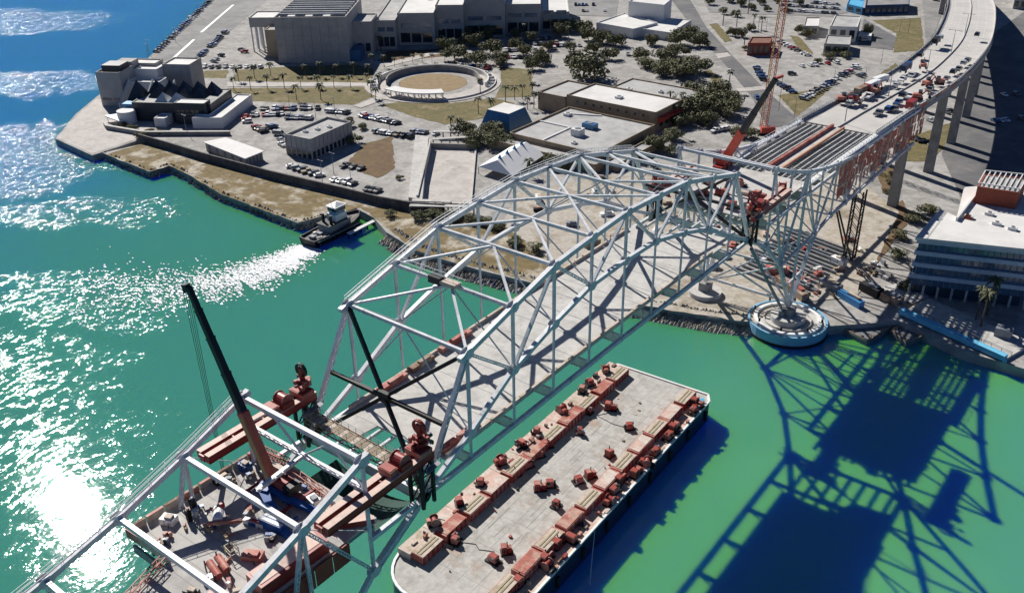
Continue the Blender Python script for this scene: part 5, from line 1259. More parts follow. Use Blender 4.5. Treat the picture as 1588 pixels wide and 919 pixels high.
# ------------------------------------------------------------------ lifting gear on the bridge
pale_top = mat('pale_red_plate', (0.58, 0.42, 0.36), 0.6, 0, .15, 1.0)  # paler plate colour for the tops of red steel
red_lid = mat('dark_red_lid', (0.30, 0.045, 0.03), .5, 0, .2, 1.0)
def gear_box(par, c, s, m=red, rz=0.0, name='housing', top=True):
    """a ribbed steel housing: body, lid and corner posts"""
    mb = MB(); mb.box(c, s, rz); b = mb.build(name, m, par)
    if top:
        mb = MB(); mb.box((c[0], c[1], c[2] + s[2] / 2 + .05), (s[0] * .86, s[1] * .86, .1), rz); mb.build('lid', red_dull if m is not red_dull else red_lid, b)
    return b
def jack_frame(s, y, d, label, detail=True, beam=22.0, zb=50.4):
    """d = +1 when the kept truss lies towards -Y (near end), -1 at the far end"""
    x = s * XT; t = thing('strand_jack_frame', (x, y, zb), label, 'lifting frame')
    for ox in (-1.25, 1.25):
        for oy in (-1.25, 1.25): mb = MB(); mb.beam((x + ox, y + oy, 41.2), (x + ox, y + oy, zb - .7), .5, .5); mb.build('tower_leg', steel_dark, t)
    mb = MB()
    for k in range(3):
        z0 = 41.6 + k * 2.8
        for ox in (-1.25, 1.25): mb.beam((x + ox, y - 1.25, z0), (x + ox, y + 1.25, z0 + 2.6), .2, .2)
        for oy in (-1.25, 1.25): mb.beam((x - 1.25, y + oy, z0), (x + 1.25, y + oy, z0 + 2.6), .2, .2)
    mb.build('tower_bracing', steel_dark, t)
    mb = MB()
    for ox in (-.5, -.17, .17, .5): mb.beam((x + ox, y, 40.6), (x + ox, y, zb + .4), .12, .12)
    mb.build('lifting_strand', steel_dark, t)
    for ox in (-1.0, 1.0):
        mb = MB(); a = (x + ox, y + d * 1.7, zb); b = (x + ox, y - d * (beam - 1.7), zb)
        mb.beam(a, b, .95, 1.3); g_ = mb.build('twin_beam', red, t)
        mb = MB(); mb.beam((a[0], a[1], zb + .68), (b[0], b[1], zb + .68), 1.15, .08); mb.build('top_flange', pale_top, g_)
        mb = MB(); mb.beam((a[0], a[1], zb - .68), (b[0], b[1], zb - .68), 1.15, .08); mb.build('bottom_flange', red, g_)
    for k in range(4):
        yy = y - d * (2.5 + k * 6); mb = MB(); mb.box((x, yy, zb), (1.2, .25, 1.1)); mb.build('spacer', red, t)
    gear_box(t, (x, y - d * .2, zb + 1.2), (3.4, 2.6, .9), red_dull, 0, 'jack_base')
    mb = MB(); mb.tube((x - 1.0, y - d * 4.2, zb + 1.9), (x + 1.0, y - d * 4.2, zb + 1.9), 1.0, None, 16); rl = mb.build('strand_reel', red, t)
    mb = MB(); mb.tube((x - 1.12, y - d * 4.2, zb + 1.9), (x - 1.0, y - d * 4.2, zb + 1.9), 1.2, None, 16); mb.tube((x + 1.0, y - d * 4.2, zb + 1.9), (x + 1.12, y - d * 4.2, zb + 1.9), 1.2, None, 16); mb.build('reel_flange', red_dull, rl)
    gear_box(t, (x, y - d * 4.2, zb + 1.2), (2.9, 2.4, 1.0), red, 0, 'reel_cradle')
    gear_box(t, (x - .2, y - d * 6.6, zb + 1.25), (2.6, 1.6, 1.1), red_dull, 0, 'hydraulic_box')
    mb = MB(); mb.tube((x, y + d * .3, zb + 1.6), (x, y + d * .3, zb + 4.3), .55, .45, 10); mb.build('jack_cylinder', red, t)
    mb = MB(); mb.tube((x, y + d * .3, zb + 1.7), (x, y + d * .3, zb + 2.5), .95, None, 10); mb.tube((x, y + d * .3, zb + 3.0), (x, y + d * .3, zb + 3.5), .8, None, 10); mb.build('jack_collar', red, t)
    mb = MB(); n = 16; c = Vector((x, y + d * .3, zb + 5.2))
    for k in range(n):
        a0, a1 = 2 * math.pi * k / n, 2 * math.pi * (k + 1) / n
        mb.beam(c + Vector((math.cos(a0) * 1.15, 0, math.sin(a0) * 1.15)), c + Vector((math.cos(a1) * 1.15, 0, math.sin(a1) * 1.15)), .5, .28, (0, 1, 0))
    mb.build('strand_guide', steel_dark if s < 0 else red, t)
    mb = MB(); mb.box((c.x, c.y, c.z - .3), (.9, .7, 1.6)); mb.build('guide_head', red, t)
    if detail:
        for k in range(18):
            mb = MB(); mb.box((x + rnd.uniform(-1.7, 1.7), y + d * rnd.uniform(-1.4, 1.8), zb + rnd.uniform(1.4, 3.4)), (rnd.uniform(.25, .8), rnd.uniform(.25, .8), rnd.uniform(.3, 1.0))); mb.build('valve_block', rnd.choice([red, steel_dark, red_dull, steel_grey]), t)
        for ox, oy in ((-1.9, -1), (1.9, .6)):
            mb = MB(); mb.box((x + ox, y + oy, 48.6), (1.1, 3.4, .1)); mb.beam((x + ox * 1.2, y + oy - 1.6, 49.6), (x + ox * 1.2, y + oy + 1.6, 49.6), .07, .07)
            for q in (-1.6, 0, 1.6): mb.box((x + ox * 1.2, y + oy + q, 49.1), (.07, .07, 1.0))
            mb.build('access_platform', steel_grey, t)
jack_frame(-1, -12.0, 1, 'red twin-beam strand jack on the left truss beside the crane boom')
jack_frame(1, -12.0, 1, 'red twin-beam strand jack on the right truss above the big barge')
jack_frame(1, 106.4, -1, 'far red strand jack on the right truss above the round pier', True, 22, 48.4)
jack_frame(-1, 106.4, -1, 'far red strand jack on the left truss behind the arch end', True, 22, 48.4)
def lattice_beam(name, a, b, w, h, m, label, cat, bays=10):
    t = thing(name, a, label, cat); a = Vector(a); b = Vector(b); d = (b - a).normalized(); s = d.cross(Vector((0, 0, 1))).normalized(); u_ = Vector((0, 0, 1)); L_ = (b - a).length
    s = s if s.length > .1 else Vector((1, 0, 0)); u_ = s.cross(d)
    for i in (-1, 1):
        for j in (-1, 1): mb = MB(); o = s * (i * w / 2) + u_ * (j * h / 2); mb.beam(a + o, b + o, .18, .18); mb.build('chord', m, t)
    mb = MB()
    for k in range(bays):
        f0, f1 = a + d * (L_ * k / bays), a + d * (L_ * (k + 1) / bays)
        for i in (-1, 1):
            q = i if k % 2 else -i
            mb.beam(f0 + s * (w / 2 * i) + u_ * (h / 2 * q), f1 + s * (w / 2 * i) - u_ * (h / 2 * q), .1, .1)
            mb.beam(f0 + u_ * (h / 2 * i) + s * (w / 2 * q), f1 + u_ * (h / 2 * i) - s * (w / 2 * q), .1, .1)
    mb.build('lacing', m, t)
    return t
gw = lattice_beam('gantry_walkway', (-11.8, -12.8, 47.6), (11.6, -13.4, 47.6), 2.2, 1.2, rust, 'brown latticed walkway beam spanning between the two near jacks', 'walkway', 16)
for k in range(24):
    mb = MB(); mb.box((-11.3 + k * .98, -13.05 - k * .025, 48.26), (.86, 2.0, .08)); mb.build('plank', wood if k % 3 else beige, gw)
mb = MB()
for o in (-1.05, 1.05):
    for z in (48.9, 49.4): mb.beam((-11.6, -12.8 + o, z), (11.5, -13.4 + o, z), .05, .05)
    for k in range(14): mb.box((-11.4 + k * 1.75, -12.8 + o - .045 * k, 48.8), (.05, .05, 1.1))
mb.build('guardrail', steel_grey, gw)
# temporary stay from the arch heel to the round pier
st = thing('stay_pipe', (XT, 12 * P, 7), 'slanting grey temporary stay pipe running down to the round pier', 'stay')
mb = MB(); mb.tube((XT + 1.4, 8.9 * P, 40.5), (XT - 1.2, 11.85 * P, 6.6), .42, None, 8); mb.build('pipe', steel_grey, st)
mb = MB(); mb.box((XT - 1.2, 11.85 * P, 5.6), (1.6, 1.6, 2.0)); mb.build('foot', steel_grey, st)

# ------------------------------------------------------------------ deck barge
def barge_pt(u, v): return (1.4 + .037 * (88 - v) + u, v + u * .037)
bg_ = thing('deck_barge', (3, 45, 0), 'long flat grey deck barge with red-topped side rows moored under the arch', 'barge')
HW = 14.3; out = []
for k in range(9): a = math.radians(-90 + 90 * k / 8); out.append(barge_pt(HW - 9 + 9 * math.cos(a) , 5 + 9 * math.sin(a)))
out += [barge_pt(HW, 87.0), barge_pt(HW - 1.5, 89.5), barge_pt(-HW + 1.5, 89.0), barge_pt(-HW, 87.5)]
for k in range(9): a = math.radians(180 + 90 * k / 8); out.append(barge_pt(-HW + 9 + 9 * math.cos(a), 5 + 9 * math.sin(a)))
hull_navy = mat('hull_navy_paint', (0.020, 0.035, 0.075), .5, 0, .2, .4)
deck_grey = mat('barge_deck', (0.45, 0.435, 0.41), .85, 0, .16, .8, col2=(0.37, 0.35, 0.325), thr=.52, col3=(0.36, 0.25, 0.19), thr3=.62, scale3=.16)
mb = MB(); mb.prism(out, -1.5, 5.6, False); mb.build('hull', hull_navy, bg_)
mb = MB(); mb.face([(*q, 5.6) for q in out]); mb.build('deck', deck_grey, bg_)
n = len(out)
for i in range(n):
    a, b = out[i], out[(i + 1) % n]
    mb = MB(); mb.beam((*a, 5.7), (*b, 5.7), .5, .45); mb.build('gunwale', white if 7 < i < 12 or i < 9 or i > 12 else red_dull, bg_)
V0, V1 = 3.2, 86.8; NS = 11; LS = (V1 - V0) / NS
faded_top = mat('worn_pink_plate', (0.38, 0.12, 0.09), .75, 0, .25, 1.0, col2=(0.46, 0.28, 0.22), thr=.53)
groove = mat('plank_cover', (0.34, 0.29, 0.19), .85, 0, .25, 1.2)
def strip(u0, u1, v0, v1, z0, z1, m, name, par=bg_):
    mb = MB(); mb.prism([barge_pt(u0, v0), barge_pt(u1, v0), barge_pt(u1, v1), barge_pt(u0, v1)], z0, z1, True, True); return mb.build(name, m, par)
for side, (u0, u1) in enumerate(((-11.0, -8.0), (8.0, 11.0))):
    for k in range(NS):
        a, b = V0 + k * LS + .08, V0 + (k + 1) * LS - .08; odd = k % 2
        hh = 7.55 + rnd.uniform(-.12, .12); w = strip(u0 + rnd.uniform(-.12, .12), u1 + rnd.uniform(-.15, .1), a + rnd.uniform(0, .5), b - rnd.uniform(0, .5), 5.62, hh, red_dull, 'row_module')
        if odd: strip(u0 + .15, u1 - .15, a + .6, b - .6, hh, hh + .12, faded_top if rnd.random() < .7 else pinkish, 'module_top', w)
        else:
            strip(u0 + .1, u1 - .1, a + .6, b - .6, hh, hh + .1, beige, 'module_top', w)
            for q in (.9, 1.7): strip(u0 + q, u0 + q + .35, a + .9, b - .9, hh + .1, hh + .2, groove, 'timber_runner', w)
        for q in range(5): strip(u1, u1 + .1, a + .6 + q * (b - a) / 5.2, a + .85 + q * (b - a) / 5.2, 5.7, hh - .1, red, 'stiffener', w)
for k in range(NS): strip(-14.2, -11.05, V0 + k * LS + .04, V0 + (k + 1) * LS - .04, 5.62, 7.3 + .03 * (k % 3), pinkish if k % 4 else beige, 'wing_deck')
for k in range(8): strip(11.2, 14.1, 8 + k * 9.6, 8 + k * 9.6 + 9.2, 5.61, 5.72, pinkish, 'side_walk')
# grime on deck
for k in range(26):
    u, v = rnd.uniform(-7, 7), rnd.uniform(8, 84); strip(u, u + rnd.uniform(.08, .2), v, v + rnd.uniform(2, 8), 5.604, 5.608, asphalt_old, 'weld_seam')
for k in range(9): strip(-7.9, 7.9, 6 + k * 9.1, 6.06 + k * 9.1, 5.602, 5.609, asphalt_old, 'plate_seam')
for u in (-4, 0, 4): strip(u - .03, u + .03, 4, 87, 5.603, 5.61, asphalt_old, 'plate_seam')
for k in range(16):
    u, v = rnd.uniform(-7, 7), rnd.uniform(4, 86); strip(u, u + rnd.uniform(.15, .7), v, v + rnd.uniform(.15, .7), 5.61, 5.61 + rnd.uniform(.1, .5), rnd.choice([rust, red_dull, steel_dark, wood, beige]), 'deck_litter')
for k in range(70):
    u, v = rnd.choice([(-13.9, 0), (-12.6, 0), (-11.6, 0), (11.6, 0), (12.6, 0), (13.6, 0)])[0], rnd.uniform(4, 86); z0 = 7.4 if u < 0 else 5.72; strip(u, u + rnd.uniform(.2, .8), v, v + rnd.uniform(.2, 1.6), z0, z0 + rnd.uniform(.15, .9), rnd.choice([rust, red_dull, steel_dark, red, beige]), 'deck_litter')
UNITS = []
def power_pack(u, v, z, deg, m=red_dull, L_=3.0, kind=0, base=barge_pt, where=''):
    x, y = base(u, v) if base else (u, v); t = thing('power_pack', (x, y, z), '', 'machine', 'red machines ' + where); r = math.radians(deg)
    c, s = math.cos(r), math.sin(r); f = lambda a, b: (x + a * c - b * s, y + a * s + b * c)
    mb = MB(); mb.box((*f(0, 0), z + .18), (L_ + .4, 1.9, .3), r); mb.build('skid', steel_dark, t)
    if kind == 0:
        gear_box(t, (*f(-.25 * L_, 0), z + 1.15), (L_ * .5, 1.6, 1.6), m, r); gear_box(t, (*f(.28 * L_, .1), z + .9), (L_ * .4, 1.3, 1.1), red, r, 'engine')
        mb = MB(); mb.tube((*f(.2, .4), z + 1.4), (*f(.2, .4), z + 2.5), .12, None, 6); mb.build('exhaust', steel_dark, t)
        for k in range(3): mb = MB(); mb.box((*f(-.45 * L_ + k * .5, -.82), z + 1.1), (.3, .06, .9), r); mb.build('louvre', steel_dark, t)
    elif kind == 1:
        mb = MB(); a, b = f(0, -.8), f(0, .8); mb.tube((*a, z + 1.05), (*b, z + 1.05), .65, None, 14); mb.build('winch_drum', red, t)
        for q in (-.9, .9): mb = MB(); mb.tube((*f(0, q - .06), z + 1.05), (*f(0, q + .06), z + 1.05), 1.0, None, 14); mb.build('drum_flange', m, t)
        gear_box(t, (*f(-1.2, .2), z + .8), (.9, 1.2, 1.0), m, r, 'motor')
        mb = MB(); mb.beam((*f(.4, 0), z + 1.5), (*f(2.2, 0), z + .4), .12, .12); mb.build('cable', steel_dark, t)
    else:
        gear_box(t, (*f(0, 0), z + .95), (L_ * .7, 1.4, 1.3), m, r)
        for k in range(4):
            mb = MB(); mb.box((*f(rnd.uniform(-1.2, 1.2), rnd.uniform(-.9, .9)), z + rnd.uniform(.5, 1.6)), (.5, .4, .7), r + k); mb.build('pipe_rack', rnd.choice([steel_dark, red, steel_grey]), t)
    UNITS.append(t); return t
def flush(fmt):
    global UNITS
    order_labels(UNITS, fmt); UNITS = []
def bu(x, y): return (x - (1.4 + .037 * (88 - y)), y)
for x, y, d, k, L_ in ((-2.1, 70.4, 20, 0, 3.6), (-2.8, 57.8, 30, 2, 2), (7.5, 54.4, 80, 0, 2.4), (8.1, 45.5, 60, 0, 3), (6.9, 42.5, 60, 2, 3), (1.6, 35.7, 40, 0, 3.2), (2.6, 37.8, 40, 2, 3), (7.5, 33.1, 90, 2, 2.4), (-4, 12.8, 10, 2, 3), (-2.5, 12.2, 10, 2, 2.4), (7.5, 15.9, 45, 0, 2.6), (6.9, 12.5, 0, 2, 3.4),
                       (-5.5, 36.2, 80, 0, 3), (-5.2, 40.5, 70, 2, 3), (-5.9, 49, 60, 0, 3), (-5.4, 45, 60, 2, 3), (-5.8, 66, 0, 2, 2.6), (5.6, 66, 45, 2, 2.6)):
    u, v = bu(x, y); power_pack(u, v, 5.62, d, red_dull if k else red_crane if L_ > 3.1 else red, L_ * .8, k, where='on the barge deck')
flush('red skid-mounted machine, {n} of those on the open barge deck')
for x, y, d, k in ((14.8, 80.5, 90, 2), (14.2, 83.5, 0, 0), (14.4, 71.7, 90, 0), (15, 67.8, 90, 2), (16.1, 56.2, 20, 1), (15.9, 51.8, 90, 0), (14.3, 47.9, 90, 0), (15.1, 43.9, 90, 2), (16.2, 40.6, 90, 1), (14.7, 23.5, 90, 0), (16.0, 26.0, 0, 2), (15.2, 18.7, 90, 0), (16.6, 17, 0, 1), (14.7, 10.8, 90, 0), (15.6, 60.8, 90, 2)):
    u, v = bu(x, y); power_pack(u, v, 5.72, d, red_dull, 3.2, k, where='on the right side walk')
flush('red winch or pump, {n} along the barge right side walk')
for i, v in enumerate((82, 76, 69, 60, 52, 45, 37, 29, 21, 13)):
    power_pack(-12.6 + rnd.uniform(-.6, .6), v + rnd.uniform(-2, 2), 7.38, rnd.uniform(0, 180), rnd.choice([red_dull, red, rust]), rnd.uniform(1.6, 2.6), (1, 2, 2)[i % 3], where='on the left wing deck')
flush('red winch, {n} along the barge left wing deck')
mb = MB(); pts = [(-1.9, 68.5, 5.66), (-3.5, 66, 5.66), (1.5, 65.4, 5.66), (6, 66.3, 5.66)]
for a, b in zip(pts, pts[1:]): mb.beam(a, b, .12, .1)
tag(mb.build('hose', black, None, pts[0]), 'black hose trailing across the far barge deck', 'hose')
mb = MB(); pts = [(-2.2, 12.6, 5.66), (1, 14.2, 5.66), (2.5, 13.4, 5.66), (5.4, 14.8, 5.66)]
for a, b in zip(pts, pts[1:]): mb.beam(a, b, .12, .1)
tag(mb.build('hose', black, None, pts[0]), 'black hose trailing across the near barge deck', 'hose')
mb = MB(); pts = [(17.6, 33, 5.6), (20.5, 27.5, 2.0), (23, 23, -.3)]
for a, b in zip(pts, pts[1:]): mb.beam(a, b, .14, .14)
tag(mb.build('mooring_rope', white, None, pts[0]), 'white mooring rope slanting from the barge side into the water', 'rope')
mb = MB(); x, y = barge_pt(13, 85.6); mb.tube((x, y, 5.7), (x, y, 6.6), .6, None, 12); tag(mb.build('drum', mat('sky_drum', (.08, .38, .62), .4), None, (x, y, 5.7)), 'light blue drum on the far right barge corner', 'drum')
for k in range(9):
    v = 8 + k * 9.6; x, y = barge_pt(HW + .28, v); mb = MB(); mb.tube((x, y, 1.4), (x, y, 4.0), .45, None, 8); mb.build('fender_tyre', black, bg_)

# ------------------------------------------------------------------ work deck left on the near truss, carrying the crane
NZ = 44.0
nd = thing('work_deck', (0, -34, 42), 'remaining near bridge deck crowded with crane gear inside the truncated truss', 'bridge deck')
npoly = [(-14.4, -20.6), (12.4, -21.2), (12.6, -66), (-4.6, -66), (-4.6, -45.6), (-14.6, -46.2)]
mb = MB(); mb.prism(npoly, NZ - .35, NZ, True, True); mb.build('deck_slab', mat('work_deck_concrete', (0.46, 0.445, 0.425), .88, 0, .12, .5, col2=(0.37, 0.355, 0.34), thr=.55), nd)
for k in range(16):
    y = -23 - k * 2.6; x0 = -14 if y > -45 else -4.2; mb = MB(); mb.box(((x0 + 12.2) / 2, y, NZ + .008), (12.2 - x0, .06, .014)); mb.build('deck_seam', asphalt_old, nd)
for x in (-12, -9, -6, -3, 0, 3, 6, 9, 12): mb = MB(); mb.box((x, -33.5 if x < -4 else -43, NZ - .8), (.3, 24.5 if x < -4 else 44, .85)); mb.build('stringer', steel_grey, nd)
for y in (-22, -28, -34, -40, -46): mb = MB(); mb.box((-.6, y, NZ - 2.0), (26, .4, 1.5)); mb.build('floor_beam', steel_grey, nd)
for a, b, m, h in (((-14.3, -20.8), (-14.5, -46), beige, 1.2), ((-14.5, -46.1), (-4.7, -45.7), beige, 1.5)):
    A, B = Vector((*a, NZ + h / 2)), Vector((*b, NZ + h / 2)); nseg = max(2, int((B - A).length / 3))
    for k in range(nseg):
        q0, q1 = A.lerp(B, k / nseg + .005), A.lerp(B, (k + 1) / nseg - .005); mb = MB(); mb.beam(q0, q1, .35, h); w = mb.build('edge_panel', m if k % 4 else red_dull, nd)
        mb = MB(); mb.beam(q0 + Vector((0, 0, h / 2 + .05)), q1 + Vector((0, 0, h / 2 + .05)), .5, .08); mb.build('edge_cap', rust if k % 3 else red_dull, w)
for k in range(4):
    y0 = -27.5 - k * 3.4; mb = MB(); mb.box((13.0, y0 - 1.6, NZ - 1.6), (.14, 3.2, 3.4)); mb.build('side_panel', red, nd)
net = thing('debris_net', (3, -17, 40), 'dark green debris net slung under the open gap behind the near deck', 'net')
mb = MB(); N_ = 10
for i in range(N_):
    for k in range(6):
        def P_(a, b): u0, v0 = a / N_, b / 6; return (-5.5 + 17.5 * u0, -21.5 + 8.5 * v0, 41.4 - 3.2 * math.sin(math.pi * u0) ** .7 * (1 - .4 * v0))
        mb.face([P_(i, k), P_(i + 1, k), P_(i + 1, k + 1), P_(i, k + 1)])
mb.build('mesh_sheet', mat('net_green', (.012, .05, .04), .8, 0, .2, 1), net)
# everything standing on this deck is scaled about the camera from barge level
DK = 4.0
PLAIN_MB, PLAIN_THING = MB, thing
def cam_scale_to_deck(x, y, z): return (x * .7077 + 28.1, y * .7077 - 27.6, NZ + .02 + (z - DK) * .7077)
class MB(PLAIN_MB):
    def build(self, *a, **k):
        self.v = [cam_scale_to_deck(*q) for q in self.v]; return super().build(*a, **k)
def thing(name, loc, label, cat, group=None): return PLAIN_THING(name, cam_scale_to_deck(*loc), label, cat, group)
for (a, b), lab in zip((((-60.5, 9.0, 4.9), (-51, 9.6, 4.9)), ((-51, 8.2, 5.2), (-33.5, 6.6, 5.2)), ((-46.6, -26.5, 5.6), (-42.2, -40, 5.6))),
                       ('short red lattice section on the near deck back corner', 'long red lattice section lying along the near deck cut edge', 'red lattice section lying at the near deck notch')):
    lattice_beam('lattice_section', a, b, 1.3, 1.2, red_dull, lab, 'lattice section', 12)
# telescopic crane
cr = thing('telescopic_crane', (-46, 2, DK), 'red and black telescopic crane with its boom raised over the channel', 'crane')
FT, TP = Vector((-45.3, .9, 7.6)), Vector((-68.6, 4.0, 47.2))
dr = (TP - FT)
def seg(f0, f1, w, m, name, par=cr): mb = MB(); mb.beam(FT + dr * f0, FT + dr * f1, w, w * 1.12, (0, 1, 0)); return mb.build(name, m, par)
b0 = seg(0, .36, 1.9, mat('boom_orange_red', (0.50, 0.13, 0.075), .5, 0, .15, .8), 'boom_base')
mb = MB(); mb.beam(FT + dr * .02 + Vector((0, -1.0, 0)), FT + dr * .34 + Vector((0, -1.0, 0)), .08, 1.2, (0, 1, 0)); mb.build('boom_side_plate', yellow, b0)
for k, (a, b, w) in enumerate(((.36, .56, 1.55), (.56, .74, 1.4), (.74, .88, 1.25), (.88, 1.0, 1.1))):
    seg(a, b, w, steel_dark, 'boom_section')
    q = FT + dr * a; mb = MB(); mb.beam(q, q + dr * .008, w + .35, w + .5, (0, 1, 0)); mb.build('boom_collar', steel_dark if k else red, cr)
mb = MB(); mb.beam(TP, TP + Vector((-1.6, 0, -.5)), 1.3, 1.5, (0, 1, 0)); mb.tube(TP + Vector((-1.2, -.6, -1.0)), TP + Vector((-1.2, .6, -1.0)), .55, None, 12); mb.build('boom_head', steel_dark, cr)
mb = MB()
for o in (-.75, -.25, .25, .75): mb.tube(TP + Vector((-1.2, o, -1)), Vector((-69.8, 4.2 + o * .4, -16)), .06, None, 5)
mb.build('hoist_rope', steel_dark, cr)
mb = MB(); mb.box((-69.8, 4.2, -17), (.9, 1.1, 2.2)); mb.build('hook_block', steel_dark, cr)
mb = MB(); mb.tube(FT + Vector((-2.2, 0, -2.2)), FT + dr * .24 + Vector((0, 0, -.9)), .4, .32, 8); mb.build('luffing_ram', steel_grey, cr)
mb = MB(); mb.tube((-45, 2, DK + 1.5), (-45, 2, DK + 2.7), 2.0, None, 18); mb.build('turntable', steel_dark, cr)
gear_box(cr, (-44.0, 2.2, DK + 3.6), (5.4, 3.0, 1.8), red_dull, 0, 'superstructure')
gear_box(cr, (-40.6, 2.2, DK + 3.4), (2.0, 3.6, 2.2), steel_dark, 0, 'counterweight', False)
mb = MB(); mb.box((-47.2, 4.3, DK + 3.8), (2.4, 1.3, 2.0)); q = mb.build('operator_cab', beige, cr); mb = MB(); mb.box((-48.45, 4.3, DK + 4.1), (.1, 1.1, 1.2)); mb.build('cab_glass', glass, q)
mb = MB(); mb.box((-44.5, 2, DK + .9), (13, 3.0, 1.2)); mb.build('carrier', red_dull, cr)
for x in (-50, -48, -42, -40):
    for yv in (.4, 3.6): mb = MB(); mb.tube((x, yv - .2, DK + .7), (x, yv + .2, DK + .7), .7, None, 12); mb.build('wheel', black, cr)
for x in (-50.5, -38.8):
    for sg in (-1, 1): mb = MB(); mb.beam((x, 2, DK + 1.1), (x, 2 + sg * 4.8, DK + .9), .5, .5); mb.box((x, 2 + sg * 4.8, DK + .45), (1.3, 1.3, .9)); mb.build('outrigger', red, cr)
for k in range(8): mb = MB(); mb.box((-46 + rnd.uniform(-3, 4), 2 + rnd.uniform(-2, 2), DK + rnd.uniform(4.6, 5.4)), (rnd.uniform(.4, 1.2), rnd.uniform(.4, 1), .7)); mb.build('winch_block', rnd.choice([red, steel_dark, beige, steel_grey]), cr)
# blue frame pieces lying behind the crane
bf = thing('blue_frame', (-38, -3, DK), 'bright blue forked steel frame lying on the near deck', 'steel frame')
for a, b, w in (((-47, -1.2, 6.6), (-34.4, -6.2, 5.0), 2.0), ((-45.5, -.6, 6.4), (-33.5, 1.8, 5.0), 1.5), ((-34.4, -6.2, 5.2), (-31.5, -6.6, 5.0), 1.4)):
    mb = MB(); mb.beam(a, b, w, 1.1); mb.build('leg', blue, bf)
mb = MB(); mb.box((-46.2, -.9, 6.7), (2.8, 3.0, 1.3), .4); mb.build('knuckle', blue, bf)
tr = thing('generator', (-36.8, -6.5, DK), 'blue and white generator container beside the blue frame', 'generator')
mb = MB(); mb.box((-37, -6.2, DK + 1.2), (6.2, 2.5, 2.2), .15); q = mb.build('body', blue, tr)
for k in (-.6, .6): mb = MB(); mb.box((-37 - k * .15, -6.2 + k, DK + 2.36), (5.6, .8, .12), .15); mb.build('roof_panel', white, q)
def clutter(x, y, s, m, label, name, cat, rz=0):
    t = thing(name, (x, y, DK), label, cat)
    mb = MB(); mb.box((x, y, DK + s[2] / 2), s, rz); mb.build('body', m, t)
    mb = MB(); mb.box((x + s[0] * .1, y, DK + s[2] + .25), (s[0] * .5, s[1] * .6, .5), rz); mb.build('lid', rnd.choice([steel_grey, beige, red_dull]), t)
    for k in range(3): mb = MB(); mb.box((x + s[0] * (k / 2 - .5) * .9, y - s[1] * .52, DK + s[2] * .5), (.15, .12, s[2] * .9), rz); mb.build('rib', steel_dark, t)
    return t
wt = thing('winch_truck', (-48.6, -12, DK), 'rusty winch frame with red beam edge mid-deck on the near deck', 'winch')
for a, b, m, w, h in (((-52, -13.6, 6.4), (-47.6, -15.4, 6.4), beige, 1.4, .4), ((-47.4, -15.2, 6.2), (-42.4, -10.2, 6.2), red_dull, .7, .7), ((-51.8, -13.4, 5.2), (-47.4, -15.4, 5.2), rust, .6, 1.6), ((-50.4, -10.2, 5.4), (-45.8, -12.4, 5.4), steel_grey, 1.6, 1.6)):
    mb = MB(); mb.beam(a, b, w, h); mb.build('frame_beam', m, wt)
mb = MB(); mb.tube((-48.6, -11.4, 6), (-46.4, -13.4, 6), 1.1, None, 14); mb.build('drum', white, wt)
for k in range(9): mb = MB(); mb.box((-48.5 + rnd.uniform(-2.5, 2.5), -11.5 + rnd.uniform(-2, 2), DK + rnd.uniform(1, 3)), (rnd.uniform(.4, 1.1), rnd.uniform(.4, 1.1), rnd.uniform(.5, 1.2)), rnd.uniform(0, 2)); mb.build('fitting', rnd.choice([white, steel_dark, beige, steel_grey, red]), wt)
rf = thing('spool_rack', (-36, -21, DK), 'red drum rack with railed yellow stand on the near deck', 'drum rack')
for o in (-1.0, 1.0): mb = MB(); mb.tube((-38.6, -20.4 + o, DK + 1.3), (-33.8, -21.6 + o, DK + 1.3), .8, None, 14); mb.build('drum', red_dull, rf)
mb = MB()
for x, y in ((-38.9, -19.4), (-38.6, -22.4), (-33.4, -20.6), (-33.6, -23.6)): mb.beam((x, y, DK), (x, y, DK + 2.6), .22, .22)
mb.build('frame', steel_dark, rf)
mb = MB()
for x, y in ((-39.2, -17.2), (-36.6, -17.6), (-39.0, -15.4), (-36.4, -15.8)): mb.beam((x, y, DK), (x, y, DK + 2.2), .12, .12)
for a, b in (((-39.2, -17.2), (-36.6, -17.6)), ((-39, -15.4), (-36.4, -15.8)), ((-39.2, -17.2), (-39, -15.4)), ((-36.6, -17.6), (-36.4, -15.8))):
    for z in (1.2, 2.2): mb.beam((*a, DK + z), (*b, DK + z), .1, .1)
mb.build('railed_stand', mat('cream_rail', (.6, .55, .38), .6), rf)
clutter(-56.5, -18.5, (3.2, 2.2, 1.6), white, 'white tank at the near deck left bulwark', 'tank', 'tank', .4)
clutter(-55.5, -13.0, (1.0, 1.0, 3.2), steel_dark, 'dark bollard post near the near deck left bulwark', 'post', 'post')
clutter(-53.5, -15.5, (.9, .9, 3.0), steel_dark, 'second dark bollard post on the near deck deck', 'post', 'post')
clutter(-54, 5.0, (3.0, 2.4, 2.2), steel_grey, 'grey machine box behind the crane', 'machine_box', 'machine', .2)
clutter(-57.5, 2.5, (2.6, 2.0, 2.0), blue, 'blue machine box by the near deck back corner', 'machine_box', 'machine', .1)
clutter(-59.0, -3, (2, 4, 1.0), black, 'dark pallet stack by the left bulwark', 'pallet', 'pallet')
clutter(-41.5, -8.0, (5.0, 1.2, 1.0), white, 'white pipe bundle behind the winch frame', 'pipe_bundle', 'pipes', .3)
clutter(-31.5, 3.2, (4.0, 2.0, 1.6), beige, 'beige crate cluster at the near deck right back edge', 'crate', 'crate', -.2)
clutter(-36.5, 4.2, (3.0, 2.2, 1.4), white, 'white tool box at the near deck back edge', 'tool_box', 'box', -.2)
clutter(-27.5, 1.5, (3.6, 2.4, 1.4), rust, 'rusty steel skip near the near deck right edge', 'skip', 'skip', .6)
